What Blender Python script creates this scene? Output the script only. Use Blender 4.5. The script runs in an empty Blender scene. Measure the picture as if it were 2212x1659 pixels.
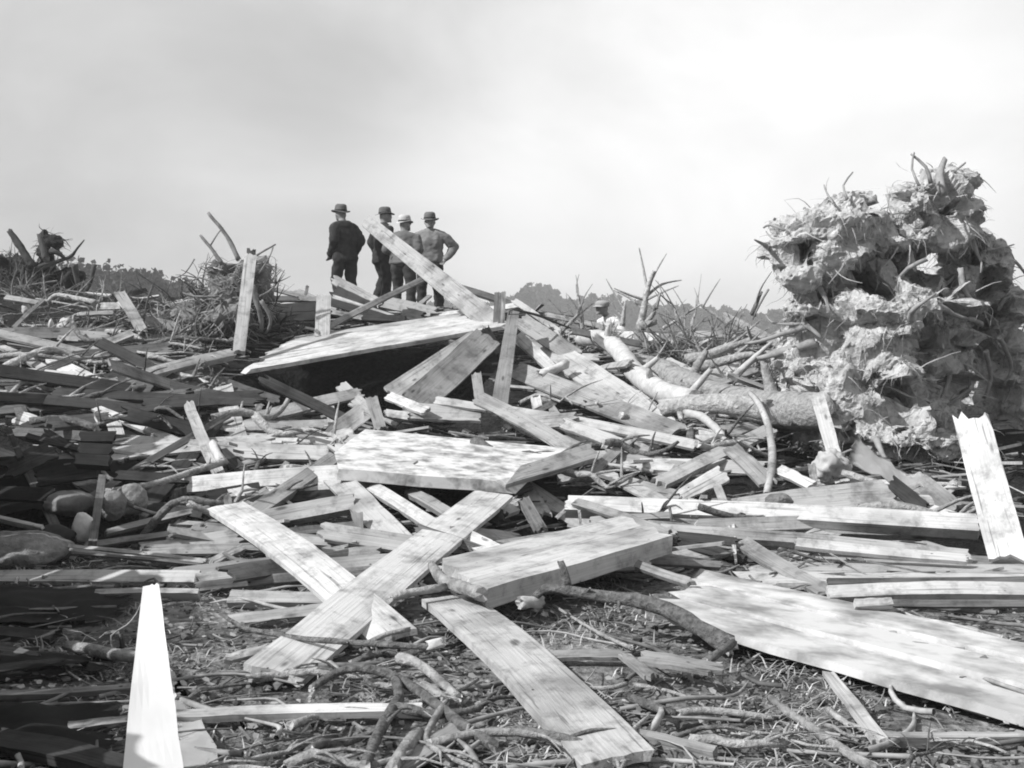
import bpy, bmesh, math, random
from mathutils import Vector, Matrix, noise
random.seed(7)
R_ = random.Random(11)
sc = bpy.context.scene
COL = sc.collection

# ------------------------------------------------------------------ camera, sky, sun, exposure
W, HGT, FPX, HORIZ, EYE = 2212.0, 1659.0, 2670.0, 700.0, 1.6
PITCH = math.atan((HGT / 2 - HORIZ) / FPX)
cam_d = bpy.data.cameras.new('camera'); cam = bpy.data.objects.new('camera', cam_d); COL.objects.link(cam)
cam.location = (0, 0, EYE); cam.rotation_euler = (math.pi / 2 - PITCH, 0, 0)
cam_d.sensor_width = 36.0; cam_d.lens = 36.0 * FPX / W
cam_d.clip_start = 0.05; cam_d.clip_end = 6000
sc.camera = cam

SUN_TO = Vector((-0.69, -0.29, 0.63)).normalized()
sun_elev = math.asin(SUN_TO.z); sun_az = math.atan2(SUN_TO.x, SUN_TO.y)
world = bpy.data.worlds.new('World'); sc.world = world; world.use_nodes = True
nt = world.node_tree; nt.nodes.clear()
wo = nt.nodes.new('ShaderNodeOutputWorld'); bg = nt.nodes.new('ShaderNodeBackground')
sky = nt.nodes.new('ShaderNodeTexSky'); sky.sky_type = 'NISHITA'; sky.sun_disc = False
sky.sun_elevation = sun_elev; sky.sun_rotation = sun_az; sky.air_density = 1.0; sky.dust_density = 2.0
bw = nt.nodes.new('ShaderNodeRGBToBW')
tcw = nt.nodes.new('ShaderNodeTexCoord'); mpw = nt.nodes.new('ShaderNodeMapping')
mpw.inputs['Scale'].default_value = (1.0, 1.0, 1.8); mpw.inputs['Location'].default_value = (0.55, 0.3, 0.1)
nz = nt.nodes.new('ShaderNodeTexNoise'); nz.inputs['Scale'].default_value = 3.4
nz.inputs['Detail'].default_value = 6; nz.inputs['Roughness'].default_value = 0.52; nz.inputs['Distortion'].default_value = .5
cr = nt.nodes.new('ShaderNodeMapRange'); cr.inputs[1].default_value = 0.3; cr.inputs[2].default_value = 0.7
cr.inputs[3].default_value = 3.5; cr.inputs[4].default_value = 5.8
# thin cloud lit brightly low in the sky to the right
dotn = nt.nodes.new('ShaderNodeVectorMath'); dotn.operation = 'DOT_PRODUCT'; dotn.inputs[1].default_value = Vector((.195, 1, .10)).normalized()
gl = nt.nodes.new('ShaderNodeMapRange'); gl.interpolation_type = 'SMOOTHSTEP'; gl.inputs[1].default_value = .94; gl.inputs[2].default_value = 1.0; gl.inputs[3].default_value = 0; gl.inputs[4].default_value = 3.6
adw = nt.nodes.new('ShaderNodeMath'); adw.operation = 'ADD'
mixw = nt.nodes.new('ShaderNodeMix'); mixw.data_type = 'FLOAT'; mixw.inputs[0].default_value = 0.9
L = nt.links.new
L(tcw.outputs['Generated'], mpw.inputs['Vector']); L(mpw.outputs[0], nz.inputs['Vector']); L(nz.outputs[0], cr.inputs[0])
L(sky.outputs[0], bw.inputs[0]); L(bw.outputs[0], mixw.inputs[2]); L(tcw.outputs['Generated'], dotn.inputs[0]); L(dotn.outputs['Value'], gl.inputs[0]); L(cr.outputs[0], adw.inputs[0]); L(gl.outputs[0], adw.inputs[1]); L(adw.outputs[0], mixw.inputs[3])
L(mixw.outputs[0], bg.inputs['Color']); bg.inputs['Strength'].default_value = 0.105
L(bg.outputs[0], wo.inputs[0])
sd = bpy.data.lights.new('sun', 'SUN'); sd.energy = 4.6; sd.angle = math.radians(0.8); sd.color = (1, 1, 1)
so = bpy.data.objects.new('sun', sd); COL.objects.link(so); so.rotation_euler = SUN_TO.to_track_quat('Z', 'Y').to_euler()
so.location = (-20, -10, 30)
vs = sc.view_settings; vs.view_transform = 'Standard'; vs.look = 'None'; vs.exposure = 0.38; vs.gamma = 1.0; vs.use_curve_mapping = False
sc.render.engine = 'CYCLES'
sc.cycles.use_denoising = True
sc.cycles.max_bounces = 5; sc.cycles.diffuse_bounces = 3; sc.cycles.volume_bounces = 0
sc.cycles.filter_width = 1.9

# ------------------------------------------------------------------ helpers
REG = {1: (0, 750), 2: (900, 750), 3: (1900, 950), 4: (2932, 550), 5: (0, 1450), 6: (900, 1450), 7: (1900, 1450), 8: (2932, 1300),
       9: (0, 2199), 10: (900, 2199), 11: (1900, 2199), 12: (2932, 2050, 1.7033), 13: (2400, 1700), 14: (2200, 1100, 3.16),
       15: (0, 1100, 3.16), 16: (1250, 780, 3.4567), 17: (1800, 1600, 2.4578), 18: (0, 1600, 2.7657), 19: (0, 2250, 2.1438),
       20: (650, 800, 2.37), 0: (0, 0, 1 / 1.82278)}
def sc_of(r): q = REG[r]; return q[2] if len(q) > 2 else 2.0109
def V(r, x, y):
    q = REG[r]; s = sc_of(r)
    return ((q[0] + x / s) / 1.82278, (q[1] + y / s) / 1.82278)
CP, SP = math.cos(PITCH), math.sin(PITCH)
def ray(u, v):
    a = (u - W / 2) / FPX; b = (HGT / 2 - v) / FPX
    return Vector((a, CP + b * SP, -SP + b * CP))
def at(u, v, d):
    r = ray(u, v); return Vector((0, 0, EYE)) + r * (d / r.y)
def lerp_tab(tab, x):
    if x <= tab[0][0]: return tab[0][1]
    for (a, b), (c, e) in zip(tab, tab[1:]):
        if x <= c:
            t = (x - a) / (c - a); t = t * t * (3 - 2 * t) * .5 + t * .5
            return b + (e - b) * t
    return tab[-1][1]
PROF = [(0, 0), (7.6, 0), (9.5, .14), (11, .36), (14, .8), (18, 1.35), (21, 1.72), (23, 1.8), (26, 1.35), (32, .1), (40, 0)]
LAT = [(-9, 1.24), (-5, 1.13), (-3, 1.03), (0, 1), (2.5, .8), (5, .72), (9, .7)]
def box_s(x, a, b, s):
    return 1 / (1 + math.exp(-(x - a) / s)) * 1 / (1 + math.exp((x - b) / s))
def Hs(x, y):
    z = lerp_tab(PROF, y) * lerp_tab(LAT, x)
    if abs(x) > 9: z *= max(0, 1 - (abs(x) - 9) / 9)
    if y > 9: z += .17 * min(1, (y - 9) / 3) * max(0, min(1, (26 - y) / 3)) * noise.noise(Vector((x * .8, y * .8, 4.2))) * (1 if x < 2 else .6)
    z -= .75 * box_s(x, -3.0, -.5, .12) * box_s(y, 13.4, 16.4, .15)
    z -= .5 * box_s(x, -4.8, -2.75, .12) * box_s(y, 8.7, 10.8, .15)
    z -= .25 * box_s(x, .1, .9, .1) * box_s(y, 8.8, 10.0, .12)
    z -= .22 * box_s(x, 2.6, 3.9, .12) * box_s(y, 7.9, 9.0, .1)
    return z
def hit(u, v, h=.05, dmin=3.2):
    r = ray(u, v); d = dmin
    while d < 24:
        p = Vector((0, 0, EYE)) + r * (d / r.y)
        if p.z < Hs(p.x, p.y) + h: return p
        d += .05
    return at(u, v, 22)

def tag(o, label=None, cat=None, group=None, kind=None):
    if label: o['label'] = label
    if cat: o['category'] = cat
    if group: o['group'] = group
    if kind: o['kind'] = kind
    return o
def link(name, me, mats, parent=None, mw=None, smooth=False):
    for m in (mats if isinstance(mats, (list, tuple)) else [mats]): me.materials.append(m)
    if smooth: me.polygons.foreach_set('use_smooth', [True] * len(me.polygons))
    o = bpy.data.objects.new(name, me); COL.objects.link(o)
    if parent: o.parent = parent
    if mw is not None: o.matrix_local = mw
    return o
def empty(name, loc=(0, 0, 0), rz=0):
    o = bpy.data.objects.new(name, None); COL.objects.link(o); o.location = loc; o.rotation_euler.z = rz
    o.empty_display_size = .1; return o
def frame(o, x, n):
    x = x.normalized(); n = (n - x * n.dot(x)).normalized(); y = n.cross(x)
    return Matrix(((x.x, y.x, n.x, o.x), (x.y, y.y, n.y, o.y), (x.z, y.z, n.z, o.z), (0, 0, 0, 1)))

# ------------------------------------------------------------------ materials (all neutral: the photograph is black and white)
def mat(name): 
    m = bpy.data.materials.new(name); m.use_nodes = True
    n = m.node_tree; b = n.nodes['Principled BSDF']; b.inputs['Roughness'].default_value = .85
    b.inputs['Specular IOR Level'].default_value = .2
    return m, n, b
def g3(v): return (v, v, v, 1)
def surf(name, lo, hi, scale=(1, 1, 1), nscale=6, detail=6, bump=.3, bdist=.02, rough=.85, stain=None, island=False, spec=.2, lohi=(.28, .74)):
    """noise between two greys, optional darker blotches, per-object brightness"""
    m, n, b = mat(name); b.inputs['Roughness'].default_value = rough; b.inputs['Specular IOR Level'].default_value = spec
    tc = n.nodes.new('ShaderNodeTexCoord'); mp = n.nodes.new('ShaderNodeMapping'); mp.inputs['Scale'].default_value = scale
    oi = n.nodes.new('ShaderNodeObjectInfo'); ml = n.nodes.new('ShaderNodeVectorMath'); ml.operation = 'SCALE'
    cx = n.nodes.new('ShaderNodeCombineXYZ'); ad = n.nodes.new('ShaderNodeVectorMath')
    for i in range(3): n.links.new(oi.outputs['Random'], cx.inputs[i])
    ml.inputs['Scale'].default_value = 37.0
    n.links.new(cx.outputs[0], ml.inputs[0]); n.links.new(tc.outputs['Object'], ad.inputs[0]); n.links.new(ml.outputs[0], ad.inputs[1])
    n.links.new(ad.outputs[0], mp.inputs[0])
    no = n.nodes.new('ShaderNodeTexNoise'); no.inputs['Scale'].default_value = nscale; no.inputs['Detail'].default_value = detail
    no.inputs['Roughness'].default_value = .62
    n.links.new(mp.outputs[0], no.inputs['Vector'])
    mr = n.nodes.new('ShaderNodeMapRange'); mr.inputs[1].default_value = lohi[0]; mr.inputs[2].default_value = lohi[1]
    mr.inputs[3].default_value = lo; mr.inputs[4].default_value = hi
    n.links.new(no.outputs[0], mr.inputs[0]); val = mr.outputs[0]
    if stain:
        s2 = n.nodes.new('ShaderNodeTexNoise'); s2.inputs['Scale'].default_value = stain[0]; s2.inputs['Detail'].default_value = 5
        n.links.new(ad.outputs[0], s2.inputs['Vector'])
        r2 = n.nodes.new('ShaderNodeMapRange'); r2.inputs[1].default_value = stain[1]; r2.inputs[2].default_value = stain[1] + .2
        r2.inputs[3].default_value = 1; r2.inputs[4].default_value = stain[2]
        n.links.new(s2.outputs[0], r2.inputs[0])
        mm = n.nodes.new('ShaderNodeMath'); mm.operation = 'MULTIPLY'; n.links.new(val, mm.inputs[0]); n.links.new(r2.outputs[0], mm.inputs[1]); val = mm.outputs[0]
    rr = n.nodes.new('ShaderNodeMapRange'); rr.inputs[3].default_value = .8; rr.inputs[4].default_value = 1.18
    if island:
        ge = n.nodes.new('ShaderNodeNewGeometry'); n.links.new(ge.outputs['Random Per Island'], rr.inputs[0])
        rr.inputs[3].default_value = .4; rr.inputs[4].default_value = 1.5
    else: n.links.new(oi.outputs['Random'], rr.inputs[0])
    m3 = n.nodes.new('ShaderNodeMath'); m3.operation = 'MULTIPLY'; n.links.new(val, m3.inputs[0]); n.links.new(rr.outputs[0], m3.inputs[1])
    n.links.new(m3.outputs[0], b.inputs['Base Color'])
    if bump:
        bp = n.nodes.new('ShaderNodeBump'); bp.inputs['Strength'].default_value = bump; bp.inputs['Distance'].default_value = bdist
        n.links.new(no.outputs[0], bp.inputs['Height']); n.links.new(bp.outputs[0], b.inputs['Normal'])
    return m
def wood(name, lo, hi):
    m = surf(name, lo, hi, (.55, 30, 30), 2.6, 9, .45, .01, .88, (2.0, .48, .55))
    n = m.node_tree; b = n.nodes['Principled BSDF']; src = b.inputs['Base Color'].links[0].from_socket
    ad = [x for x in n.nodes if x.type == 'VECT_MATH' and x.operation == 'ADD'][0]
    def mp(s): 
        q_ = n.nodes.new('ShaderNodeMapping'); q_.inputs['Scale'].default_value = s; n.links.new(ad.outputs[0], q_.inputs[0]); return q_
    def ramp(sock, a_, b_, c_, d_):
        r = n.nodes.new('ShaderNodeMapRange'); r.inputs[1].default_value = a_; r.inputs[2].default_value = b_; r.inputs[3].default_value = c_; r.inputs[4].default_value = d_
        n.links.new(sock, r.inputs[0]); return r.outputs[0]
    ck = n.nodes.new('ShaderNodeTexNoise'); ck.inputs['Scale'].default_value = 1.0; ck.inputs['Detail'].default_value = 2; n.links.new(mp((1.1, 55, 55)).outputs[0], ck.inputs['Vector'])
    kn = n.nodes.new('ShaderNodeTexVoronoi'); kn.inputs['Scale'].default_value = 1.0; n.links.new(mp((2.2, 7, 7)).outputs[0], kn.inputs['Vector'])
    nh = n.nodes.new('ShaderNodeTexVoronoi'); nh.inputs['Scale'].default_value = 1.0; n.links.new(mp((5, 9, 9)).outputs[0], nh.inputs['Vector'])
    sm = n.nodes.new('ShaderNodeTexNoise'); sm.inputs['Scale'].default_value = 7; sm.inputs['Detail'].default_value = 8; sm.inputs['Roughness'].default_value = .7; n.links.new(ad.outputs[0], sm.inputs['Vector'])
    val = src
    for sock in (ramp(ck.outputs[0], .62, .70, 1, .5), ramp(kn.outputs['Distance'], .06, .13, .35, 1), ramp(nh.outputs['Distance'], .03, .06, .2, 1), ramp(sm.outputs[0], .5, .66, 1, .55)):
        mu = n.nodes.new('ShaderNodeMath'); mu.operation = 'MULTIPLY'; n.links.new(val, mu.inputs[0]); n.links.new(sock, mu.inputs[1]); val = mu.outputs[0]
    n.links.new(val, b.inputs['Base Color']); return m
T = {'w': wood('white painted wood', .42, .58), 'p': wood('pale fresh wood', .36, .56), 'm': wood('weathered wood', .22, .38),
     'g': wood('grey wood', .08, .18), 'd': wood('dark wet and shade-toned wood', .025, .07), 'k': wood('charred and shade-black wood', .012, .03)}  # the two darkest also tone boards that stand in for shade
WHITE_PEEL = surf('peeling whitewash', .22, .58, (1, 1, 1), 5.5, 12, .6, .012, .9, (9, .54, .55), lohi=(.36, .54))
WHITE_SHEET = surf('whitewashed sheet', .27, .60, (1, 1, 1), 4.0, 12, .6, .012, .9, (1.5, .52, .6), lohi=(.36, .58))
BARK = surf('rough bark', .06, .28, (1, 1, 1), 26, 10, 1, .06, .95, (3, .55, .5))
BARKP = surf('pale bark', .22, .56, (1, 1, 1), 22, 10, 1, .05, .95, (6, .53, .45))
BARKD = surf('dark bark', .035, .10, (1, 1, 1), 9, 8, .8, .03, .95)
BARE = surf('barkless pale trunk wood', .36, .60, (1, 1, 1), 11, 8, .7, .02, .85, (3.5, .56, .6))
SOIL = surf('root plate soil', .26, .58, (1, 1, 1), 11, 14, 1, .06, 1.0, (12, .57, .4))
ROOT = surf('torn roots', .22, .44, (1, 1, 1), 12, 5, .5, .01, .95, None, True)
SPL = surf('splintered wood bits', .06, .24, (1, 1, 1), 20, 3, 0, .01, .9, None, True)
SPLB = surf('broken lath wood', .18, .38, (1, 1, 1), 14, 4, 0, .01, .9, None, True)
TWIG = surf('dead twigs', .12, .34, (1, 1, 1), 12, 3, 0, .01, .95, None, True)
GRASS = surf('dry grass', .20, .46, (1, 1, 1), 2.0, 3, 0, .01, .95, None, True)
CLOD = surf('crumbled earth', .05, .2, (1, 1, 1), 12, 8, .6, .01, 1, None, True)
LITT = surf('dead leaf litter', .10, .34, (1, 1, 1), 3, 3, 0, .01, .95, None, True)
STONE = surf('field stone', .12, .36, (1, 1, 1), 13, 12, 1, .05, .9, (3, .52, .5))
STONED = surf('sooty stone', .06, .2, (1, 1, 1), 5, 8, .5, .03, .9, (3, .55, .5))
PLASTER = surf('broken plaster', .38, .6, (1, 1, 1), 5, 6, .4, .02, .9)
CLOTH = surf('white cloth', .45, .6, (1, 1, 1), 4, 4, .2, .02, .95)
IRON = surf('rusty iron', .02, .06, (1, 1, 1), 12, 5, .2, .01, .6, spec=.4)
TAR_SHADE = surf('tar paper and shade black', .015, .045, (1, 1, 1), 4, 6, .3, .01, .8)  # also the shade colour of the added black sheets
LEAF = surf('distant foliage', .02, .06, (1, 1, 1), 3, 3, 0, .01, 1.0, None, True)
SUIT = surf('dark suit cloth', .018, .045, (1, 1, 1), 9, 5, .4, .02, .95)
TROU = surf('dark trouser cloth', .02, .05, (1, 1, 1), 9, 5, .4, .02, .95)
JACK = surf('pale canvas jacket', .12, .22, (1, 1, 1), 7, 5, .4, .02, .95)
GREYC = surf('grey work shirt', .10, .19, (1, 1, 1), 7, 5, .4, .02, .95)
WPLAIN = surf('plain white paint', .60, .72, (1, 1, 1), 3, 4, .1, .004, .7)
SKIN = surf('skin', .20, .28, (1, 1, 1), 9, 3, .1, .005, .6)
FELT = surf('grey felt', .08, .14, (1, 1, 1), 9, 3, .2, .005, .95)
FELTP = surf('pale felt', .30, .42, (1, 1, 1), 9, 3, .2, .005, .95)
BANDM = surf('hat ribbon', .02, .03, (1, 1, 1), 9, 3, .1, .005, .7)
LEATH = surf('leather', .015, .03, (1, 1, 1), 9, 3, .2, .005, .5, spec=.4)
SHIRTW = surf('white shirt cloth', .6, .75, (1, 1, 1), 6, 4, .3, .02, .95)

def ground_mat():
    m, n, b = mat('trampled earth'); b.inputs['Roughness'].default_value = 1
    tc = n.nodes.new('ShaderNodeTexCoord'); no = n.nodes.new('ShaderNodeTexNoise'); no.inputs['Scale'].default_value = 1.3; no.inputs['Detail'].default_value = 12
    no.inputs['Roughness'].default_value = .7
    n2 = n.nodes.new('ShaderNodeTexNoise'); n2.inputs['Scale'].default_value = 18; n2.inputs['Detail'].default_value = 8
    n.links.new(tc.outputs['Object'], no.inputs[0]); n.links.new(tc.outputs['Object'], n2.inputs[0])
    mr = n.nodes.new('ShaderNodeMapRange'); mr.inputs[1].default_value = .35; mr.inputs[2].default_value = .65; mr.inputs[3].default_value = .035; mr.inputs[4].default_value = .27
    n.links.new(no.outputs[0], mr.inputs[0])
    r2 = n.nodes.new('ShaderNodeMapRange'); r2.inputs[1].default_value = .3; r2.inputs[2].default_value = .7; r2.inputs[3].default_value = .45; r2.inputs[4].default_value = 1.5
    n.links.new(n2.outputs[0], r2.inputs[0])
    mm = n.nodes.new('ShaderNodeMath'); mm.operation = 'MULTIPLY'; n.links.new(mr.outputs[0], mm.inputs[0]); n.links.new(r2.outputs[0], mm.inputs[1])
    # mound dirt darkened by position, gap shade put into its colour, dry soil and grass in front
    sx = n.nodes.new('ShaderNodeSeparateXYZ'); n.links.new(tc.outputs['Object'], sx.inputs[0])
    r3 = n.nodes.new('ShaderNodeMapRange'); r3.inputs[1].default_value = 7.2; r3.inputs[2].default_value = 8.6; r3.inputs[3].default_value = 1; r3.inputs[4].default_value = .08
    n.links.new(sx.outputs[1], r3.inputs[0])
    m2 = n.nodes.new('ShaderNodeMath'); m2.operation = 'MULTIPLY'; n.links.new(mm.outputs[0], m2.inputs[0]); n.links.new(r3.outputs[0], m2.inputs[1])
    n.links.new(m2.outputs[0], b.inputs['Base Color'])
    bp = n.nodes.new('ShaderNodeBump'); bp.inputs['Strength'].default_value = 1; bp.inputs['Distance'].default_value = .05
    n.links.new(n2.outputs[0], bp.inputs['Height']); n.links.new(bp.outputs[0], b.inputs['Normal'])
    return m

# ------------------------------------------------------------------ ground and mound (one sheet to the horizon)
def build_ground():
    def axis(a, b, step, far):
        v = [a + i * step for i in range(int((b - a) / step) + 1)]
        lo, hi, s = v[0], v[-1], step
        while hi < far: s *= 1.6; hi += s; v.append(hi)
        s = step
        while lo > -far: s *= 1.6; lo -= s; v.insert(0, lo)
        return v
    xs = axis(-11, 11, .11, 700); ys = axis(2.5, 32, .11, 700)
    vs_, fs = [], []
    for y in ys:
        for x in xs:
            near = abs(x) < 16 and 0 < y < 40
            z = Hs(x, y) if near else 0
            if near:
                k = .06 + .09 * min(1, max(0, (y - 8) / 3))
                z += k * .6 * noise.fractal(Vector((x * 1.8, y * 1.8, 3.1)), 1, 2, 5) - .35 * k
            vs_.append((x, y, z))
    nx = len(xs)
    for j in range(len(ys) - 1):
        for i in range(nx - 1):
            a = j * nx + i; fs.append((a, a + 1, a + nx + 1, a + nx))
    me = bpy.data.meshes.new('ground'); me.from_pydata(vs_, [], fs); me.update()
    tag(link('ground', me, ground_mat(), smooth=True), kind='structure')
build_ground()

# ------------------------------------------------------------------ board, log, slab builders
def board_mesh(L_, w1, w2, th, jag=.5, bow=.0, twist=0, seed=0, notch=True):
    r = random.Random(seed); n, k = 8, 7
    vs_, fs = [], []
    def ends(s, w):
        e, c = [], r.uniform(-.3, .3)
        for j in range(k + 1):
            v = r.uniform(-.35, .25) + c * (j / k - .5) * 2
            if r.random() < .35: v += r.uniform(.3, 1.3)
            e.append(s * v * jag * w)
        return e
    e1, e2 = ends(-1, w1), ends(1, w2)
    cup = r.uniform(-.04, .04); ph = r.uniform(0, 9)
    for s in (0, 1):
        for i in range(n + 1):
            t = i / n; w = w1 + (w2 - w1) * t
            for j in range(k + 1):
                q = j / k - .5
                x = t * L_
                if i == 0: x += e1[j]
                if i == n: x += e2[j]
                tw = twist * (t - .5)
                z = -s * th + bow * math.sin(math.pi * t) + cup * w * (1 - 4 * q * q) + q * w * tw + .006 * noise.noise(Vector((t * 5, q * 2, ph)))
                edge = w * (.03 * noise.noise(Vector((t * 6, j, ph))) + r.uniform(-.008, .008)) if j in (0, k) else 0
                if j in (0, k) and r.random() < .05 * (1 if jag > .1 else .3): edge -= math.copysign(r.uniform(.03, .1) * w, q)
                vs_.append((x, q * w + edge, z))
    m = (n + 1) * (k + 1)
    for i in range(n):
        for j in range(k):
            a = i * (k + 1) + j; b = a + k + 1
            fs.append((a, b, b + 1, a + 1)); fs.append((m + a, m + a + 1, m + b + 1, m + b))
        a = i * (k + 1); b = a + k + 1
        fs.append((a, m + a, m + b, b)); fs.append((a + k, b + k, m + b + k, m + a + k))
    for j in range(k):
        fs.append((j, j + 1, m + j + 1, m + j)); a = n * (k + 1) + j; fs.append((a, m + a, m + a + 1, a + 1))
    me = bpy.data.meshes.new('board'); me.from_pydata(vs_, [], fs); me.update(); return me
SEED = [100]
BOARDS = 'broken boards in the wreckage'
def place_board(A, B, wpx, tone, w2px=None, t=.5, th=.03, jag=.35, bow=0, name='board', parent=None, twist=None, maxw=.6):
    SEED[0] += 1; ax = B - A; Lg = ax.length; x = ax.normalized()
    mid = (A + B) / 2; tocam = (Vector((0, 0, EYE)) - mid).normalized()
    n0 = tocam * (1 - t) + Vector((0, 0, 1)) * t
    n = (n0 - x * n0.dot(x)).normalized(); wv = n.cross(x)
    # apparent width of a unit of width vector
    perp = wv - tocam * wv.dot(tocam); ap = x - tocam * x.dot(tocam)
    ap = ap.normalized() if ap.length > 1e-5 else Vector((1, 0, 0))
    app = max(.3, (perp - ap * perp.dot(ap)).length)
    w1 = min(maxw, wpx * A.y / FPX / app); w2 = min(maxw, (w2px if w2px else wpx) * B.y / FPX / app)
    if w2px is None: w1 = w2 = (w1 + w2) / 2
    if twist is None: twist = R_.uniform(-.16, .16)
    if not bow: bow = R_.uniform(-.018, .022) * Lg
    me = board_mesh(Lg, w1, w2, th, jag, bow, twist, SEED[0])
    mw = frame(A, ax, n)
    if parent: mw = parent.matrix_basis.inverted() @ mw
    return link(name, me, T[tone] if isinstance(tone, str) else tone, parent, mw)
def bd(r, x1, y1, x2, y2, w, tone, label, h=.06, h2=None, d=None, d2=None, cat='board', group=BOARDS, w2=None, **k):
    s = 1 / sc_of(r) / 1.82278
    u1, v1 = V(r, x1, y1); u2, v2 = V(r, x2, y2)
    def pt(u, v, dd, hh):
        if dd:
            p = at(u, v, dd)
            if p.z >= Hs(p.x, p.y) + .03: return p
        return hit(u, v, hh)
    A = pt(u1, v1, d, h); B = pt(u2, v2, d2 or d, h if h2 is None else h2)
    o = place_board(A, B, w * s, tone, None if w2 is None else w2 * s, **k)
    return tag(o, label, cat, group)
def tube(bm, pts, rad, seg=9, rough=.12, cap=True, seed=0, capmat=1):
    """a tapered bent limb; returns nothing, adds to bm"""
    rings = []
    P = [Vector(p) for p in pts]
    # resample catmull
    Q, RR = [], []
    for i in range(len(P) - 1):
        p0 = P[max(0, i - 1)]; p1 = P[i]; p2 = P[i + 1]; p3 = P[min(len(P) - 1, i + 2)]
        m = max(2, min(14, int((p2 - p1).length / .07))) if len(P) > 2 else max(2, min(10, int((p2 - p1).length / .15)))
        for j in range(m):
            t = j / m; a = 2 * p1; b = p2 - p0; c = 2 * p0 - 5 * p1 + 4 * p2 - p3; e = -p0 + 3 * p1 - 3 * p2 + p3
            Q.append((a + b * t + c * t * t + e * t ** 3) * .5); RR.append(rad[i] + (rad[i + 1] - rad[i]) * t)
    Q.append(P[-1]); RR.append(rad[-1])
    up = Vector((.31, .2, .93))
    for i, q in enumerate(Q):
        d = (Q[min(i + 1, len(Q) - 1)] - Q[max(i - 1, 0)]).normalized()
        a = d.cross(up); a = a.normalized() if a.length > .05 else d.cross(Vector((1, 0, 0))).normalized()
        b = d.cross(a); ring = []
        for s in range(seg):
            th = 2 * math.pi * s / seg
            pos = a * math.cos(th) + b * math.sin(th)
            rr = RR[i] * (1 + rough * noise.noise((q + pos * RR[i]) * (.9 / max(.02, RR[i])) + Vector((seed, 0, 0))) * 1.3 + rough * .5 * noise.noise((q + pos * RR[i]) * (2.6 / max(.02, RR[i])) + Vector((seed, 5, 0))))
            ring.append(bm.verts.new(q + pos * rr))
        rings.append(ring)
    for i in range(len(rings) - 1):
        for s in range(seg):
            f = bm.faces.new((rings[i][s], rings[i][(s + 1) % seg], rings[i + 1][(s + 1) % seg], rings[i + 1][s])); f.smooth = True
    if cap:
        rj = random.Random(int(seed * 13) % 9973)
        for ring, qa, qb, rr in ((rings[0], Q[0], Q[1], RR[0]), (rings[-1], Q[-1], Q[-2], RR[-1])):
            ax = (qa - qb).normalized(); cv = bm.verts.new(qa + ax * rr * rj.uniform(-.3, .4))
            for v_ in ring: v_.co += ax * rr * rj.uniform(-.3, .7)
            for s in range(seg):
                f = bm.faces.new((ring[s], ring[(s + 1) % seg], cv)); f.material_index = capmat
def bm_obj(name, bm, mats, parent=None, origin=None):
    me = bpy.data.meshes.new(name)
    if origin is not None: bmesh.ops.translate(bm, verts=bm.verts, vec=-Vector(origin))
    bmesh.ops.recalc_face_normals(bm, faces=bm.faces)
    bm.to_mesh(me); bm.free()
    o = link(name, me, mats, parent)
    if origin is not None and parent is None: o.location = origin
    return o
def log(r, pts, w, m, label, h=.06, ds=None, name='log', cat='log', group=None, w2=None, rough=.2, seg=12, cut=None, forks=()):
    """a limb through photo points; w = apparent thickness at start, w2 at end"""
    s = 1 / sc_of(r) / 1.82278
    def path(pts, ds, hh):
        out = []
        for i, (x, y) in enumerate(pts):
            u, v = V(r, x, y)
            p = at(u, v, ds[i]) if ds else None
            if p is None or p.z < Hs(p.x, p.y) + .03: p = hit(u, v, hh)
            out.append(p)
        return out
    P = path(pts, ds, h); n = len(P); w2 = w if w2 is None else w2
    rad = [(w + (w2 - w) * i / (n - 1)) * s * P[i].y / FPX / 2 for i in range(n)]
    bm = bmesh.new(); tube(bm, P, rad, seg, rough, seed=SEED[0]); SEED[0] += 1
    for (fp, fw, fw2, fds) in forks:
        Q = path(fp, fds, h); m_ = len(Q)
        tube(bm, Q, [(fw + (fw2 - fw) * i / (m_ - 1)) * s * Q[i].y / FPX / 2 for i in range(m_)], max(5, seg - 3), rough, seed=SEED[0]); SEED[0] += 1
    rs = random.Random(SEED[0]); tot = sum((P[i + 1] - P[i]).length for i in range(n - 1))
    for _ in range(int(min(6, tot * 1.6))):
        i = rs.randrange(n - 1); t = rs.random(); c = P[i].lerp(P[i + 1], t); r0 = rad[i] * .34; ax = (P[i + 1] - P[i]).normalized()
        dv = Vector((rs.uniform(-1, 1), rs.uniform(-1, .2), rs.uniform(-.2, 1))); dv = (dv - ax * dv.dot(ax)).normalized() + ax * .4
        tube(bm, [c, c + dv * rad[i] * 1.2, c + dv * rad[i] * rs.uniform(1.5, 3.2)], [r0 * 1.3, r0, r0 * .6], 6, .2, seed=SEED[0])
    o = bm_obj(name, bm, [m, cut or T['p']], origin=P[0])
    return tag(o, label, cat, group)
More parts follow.
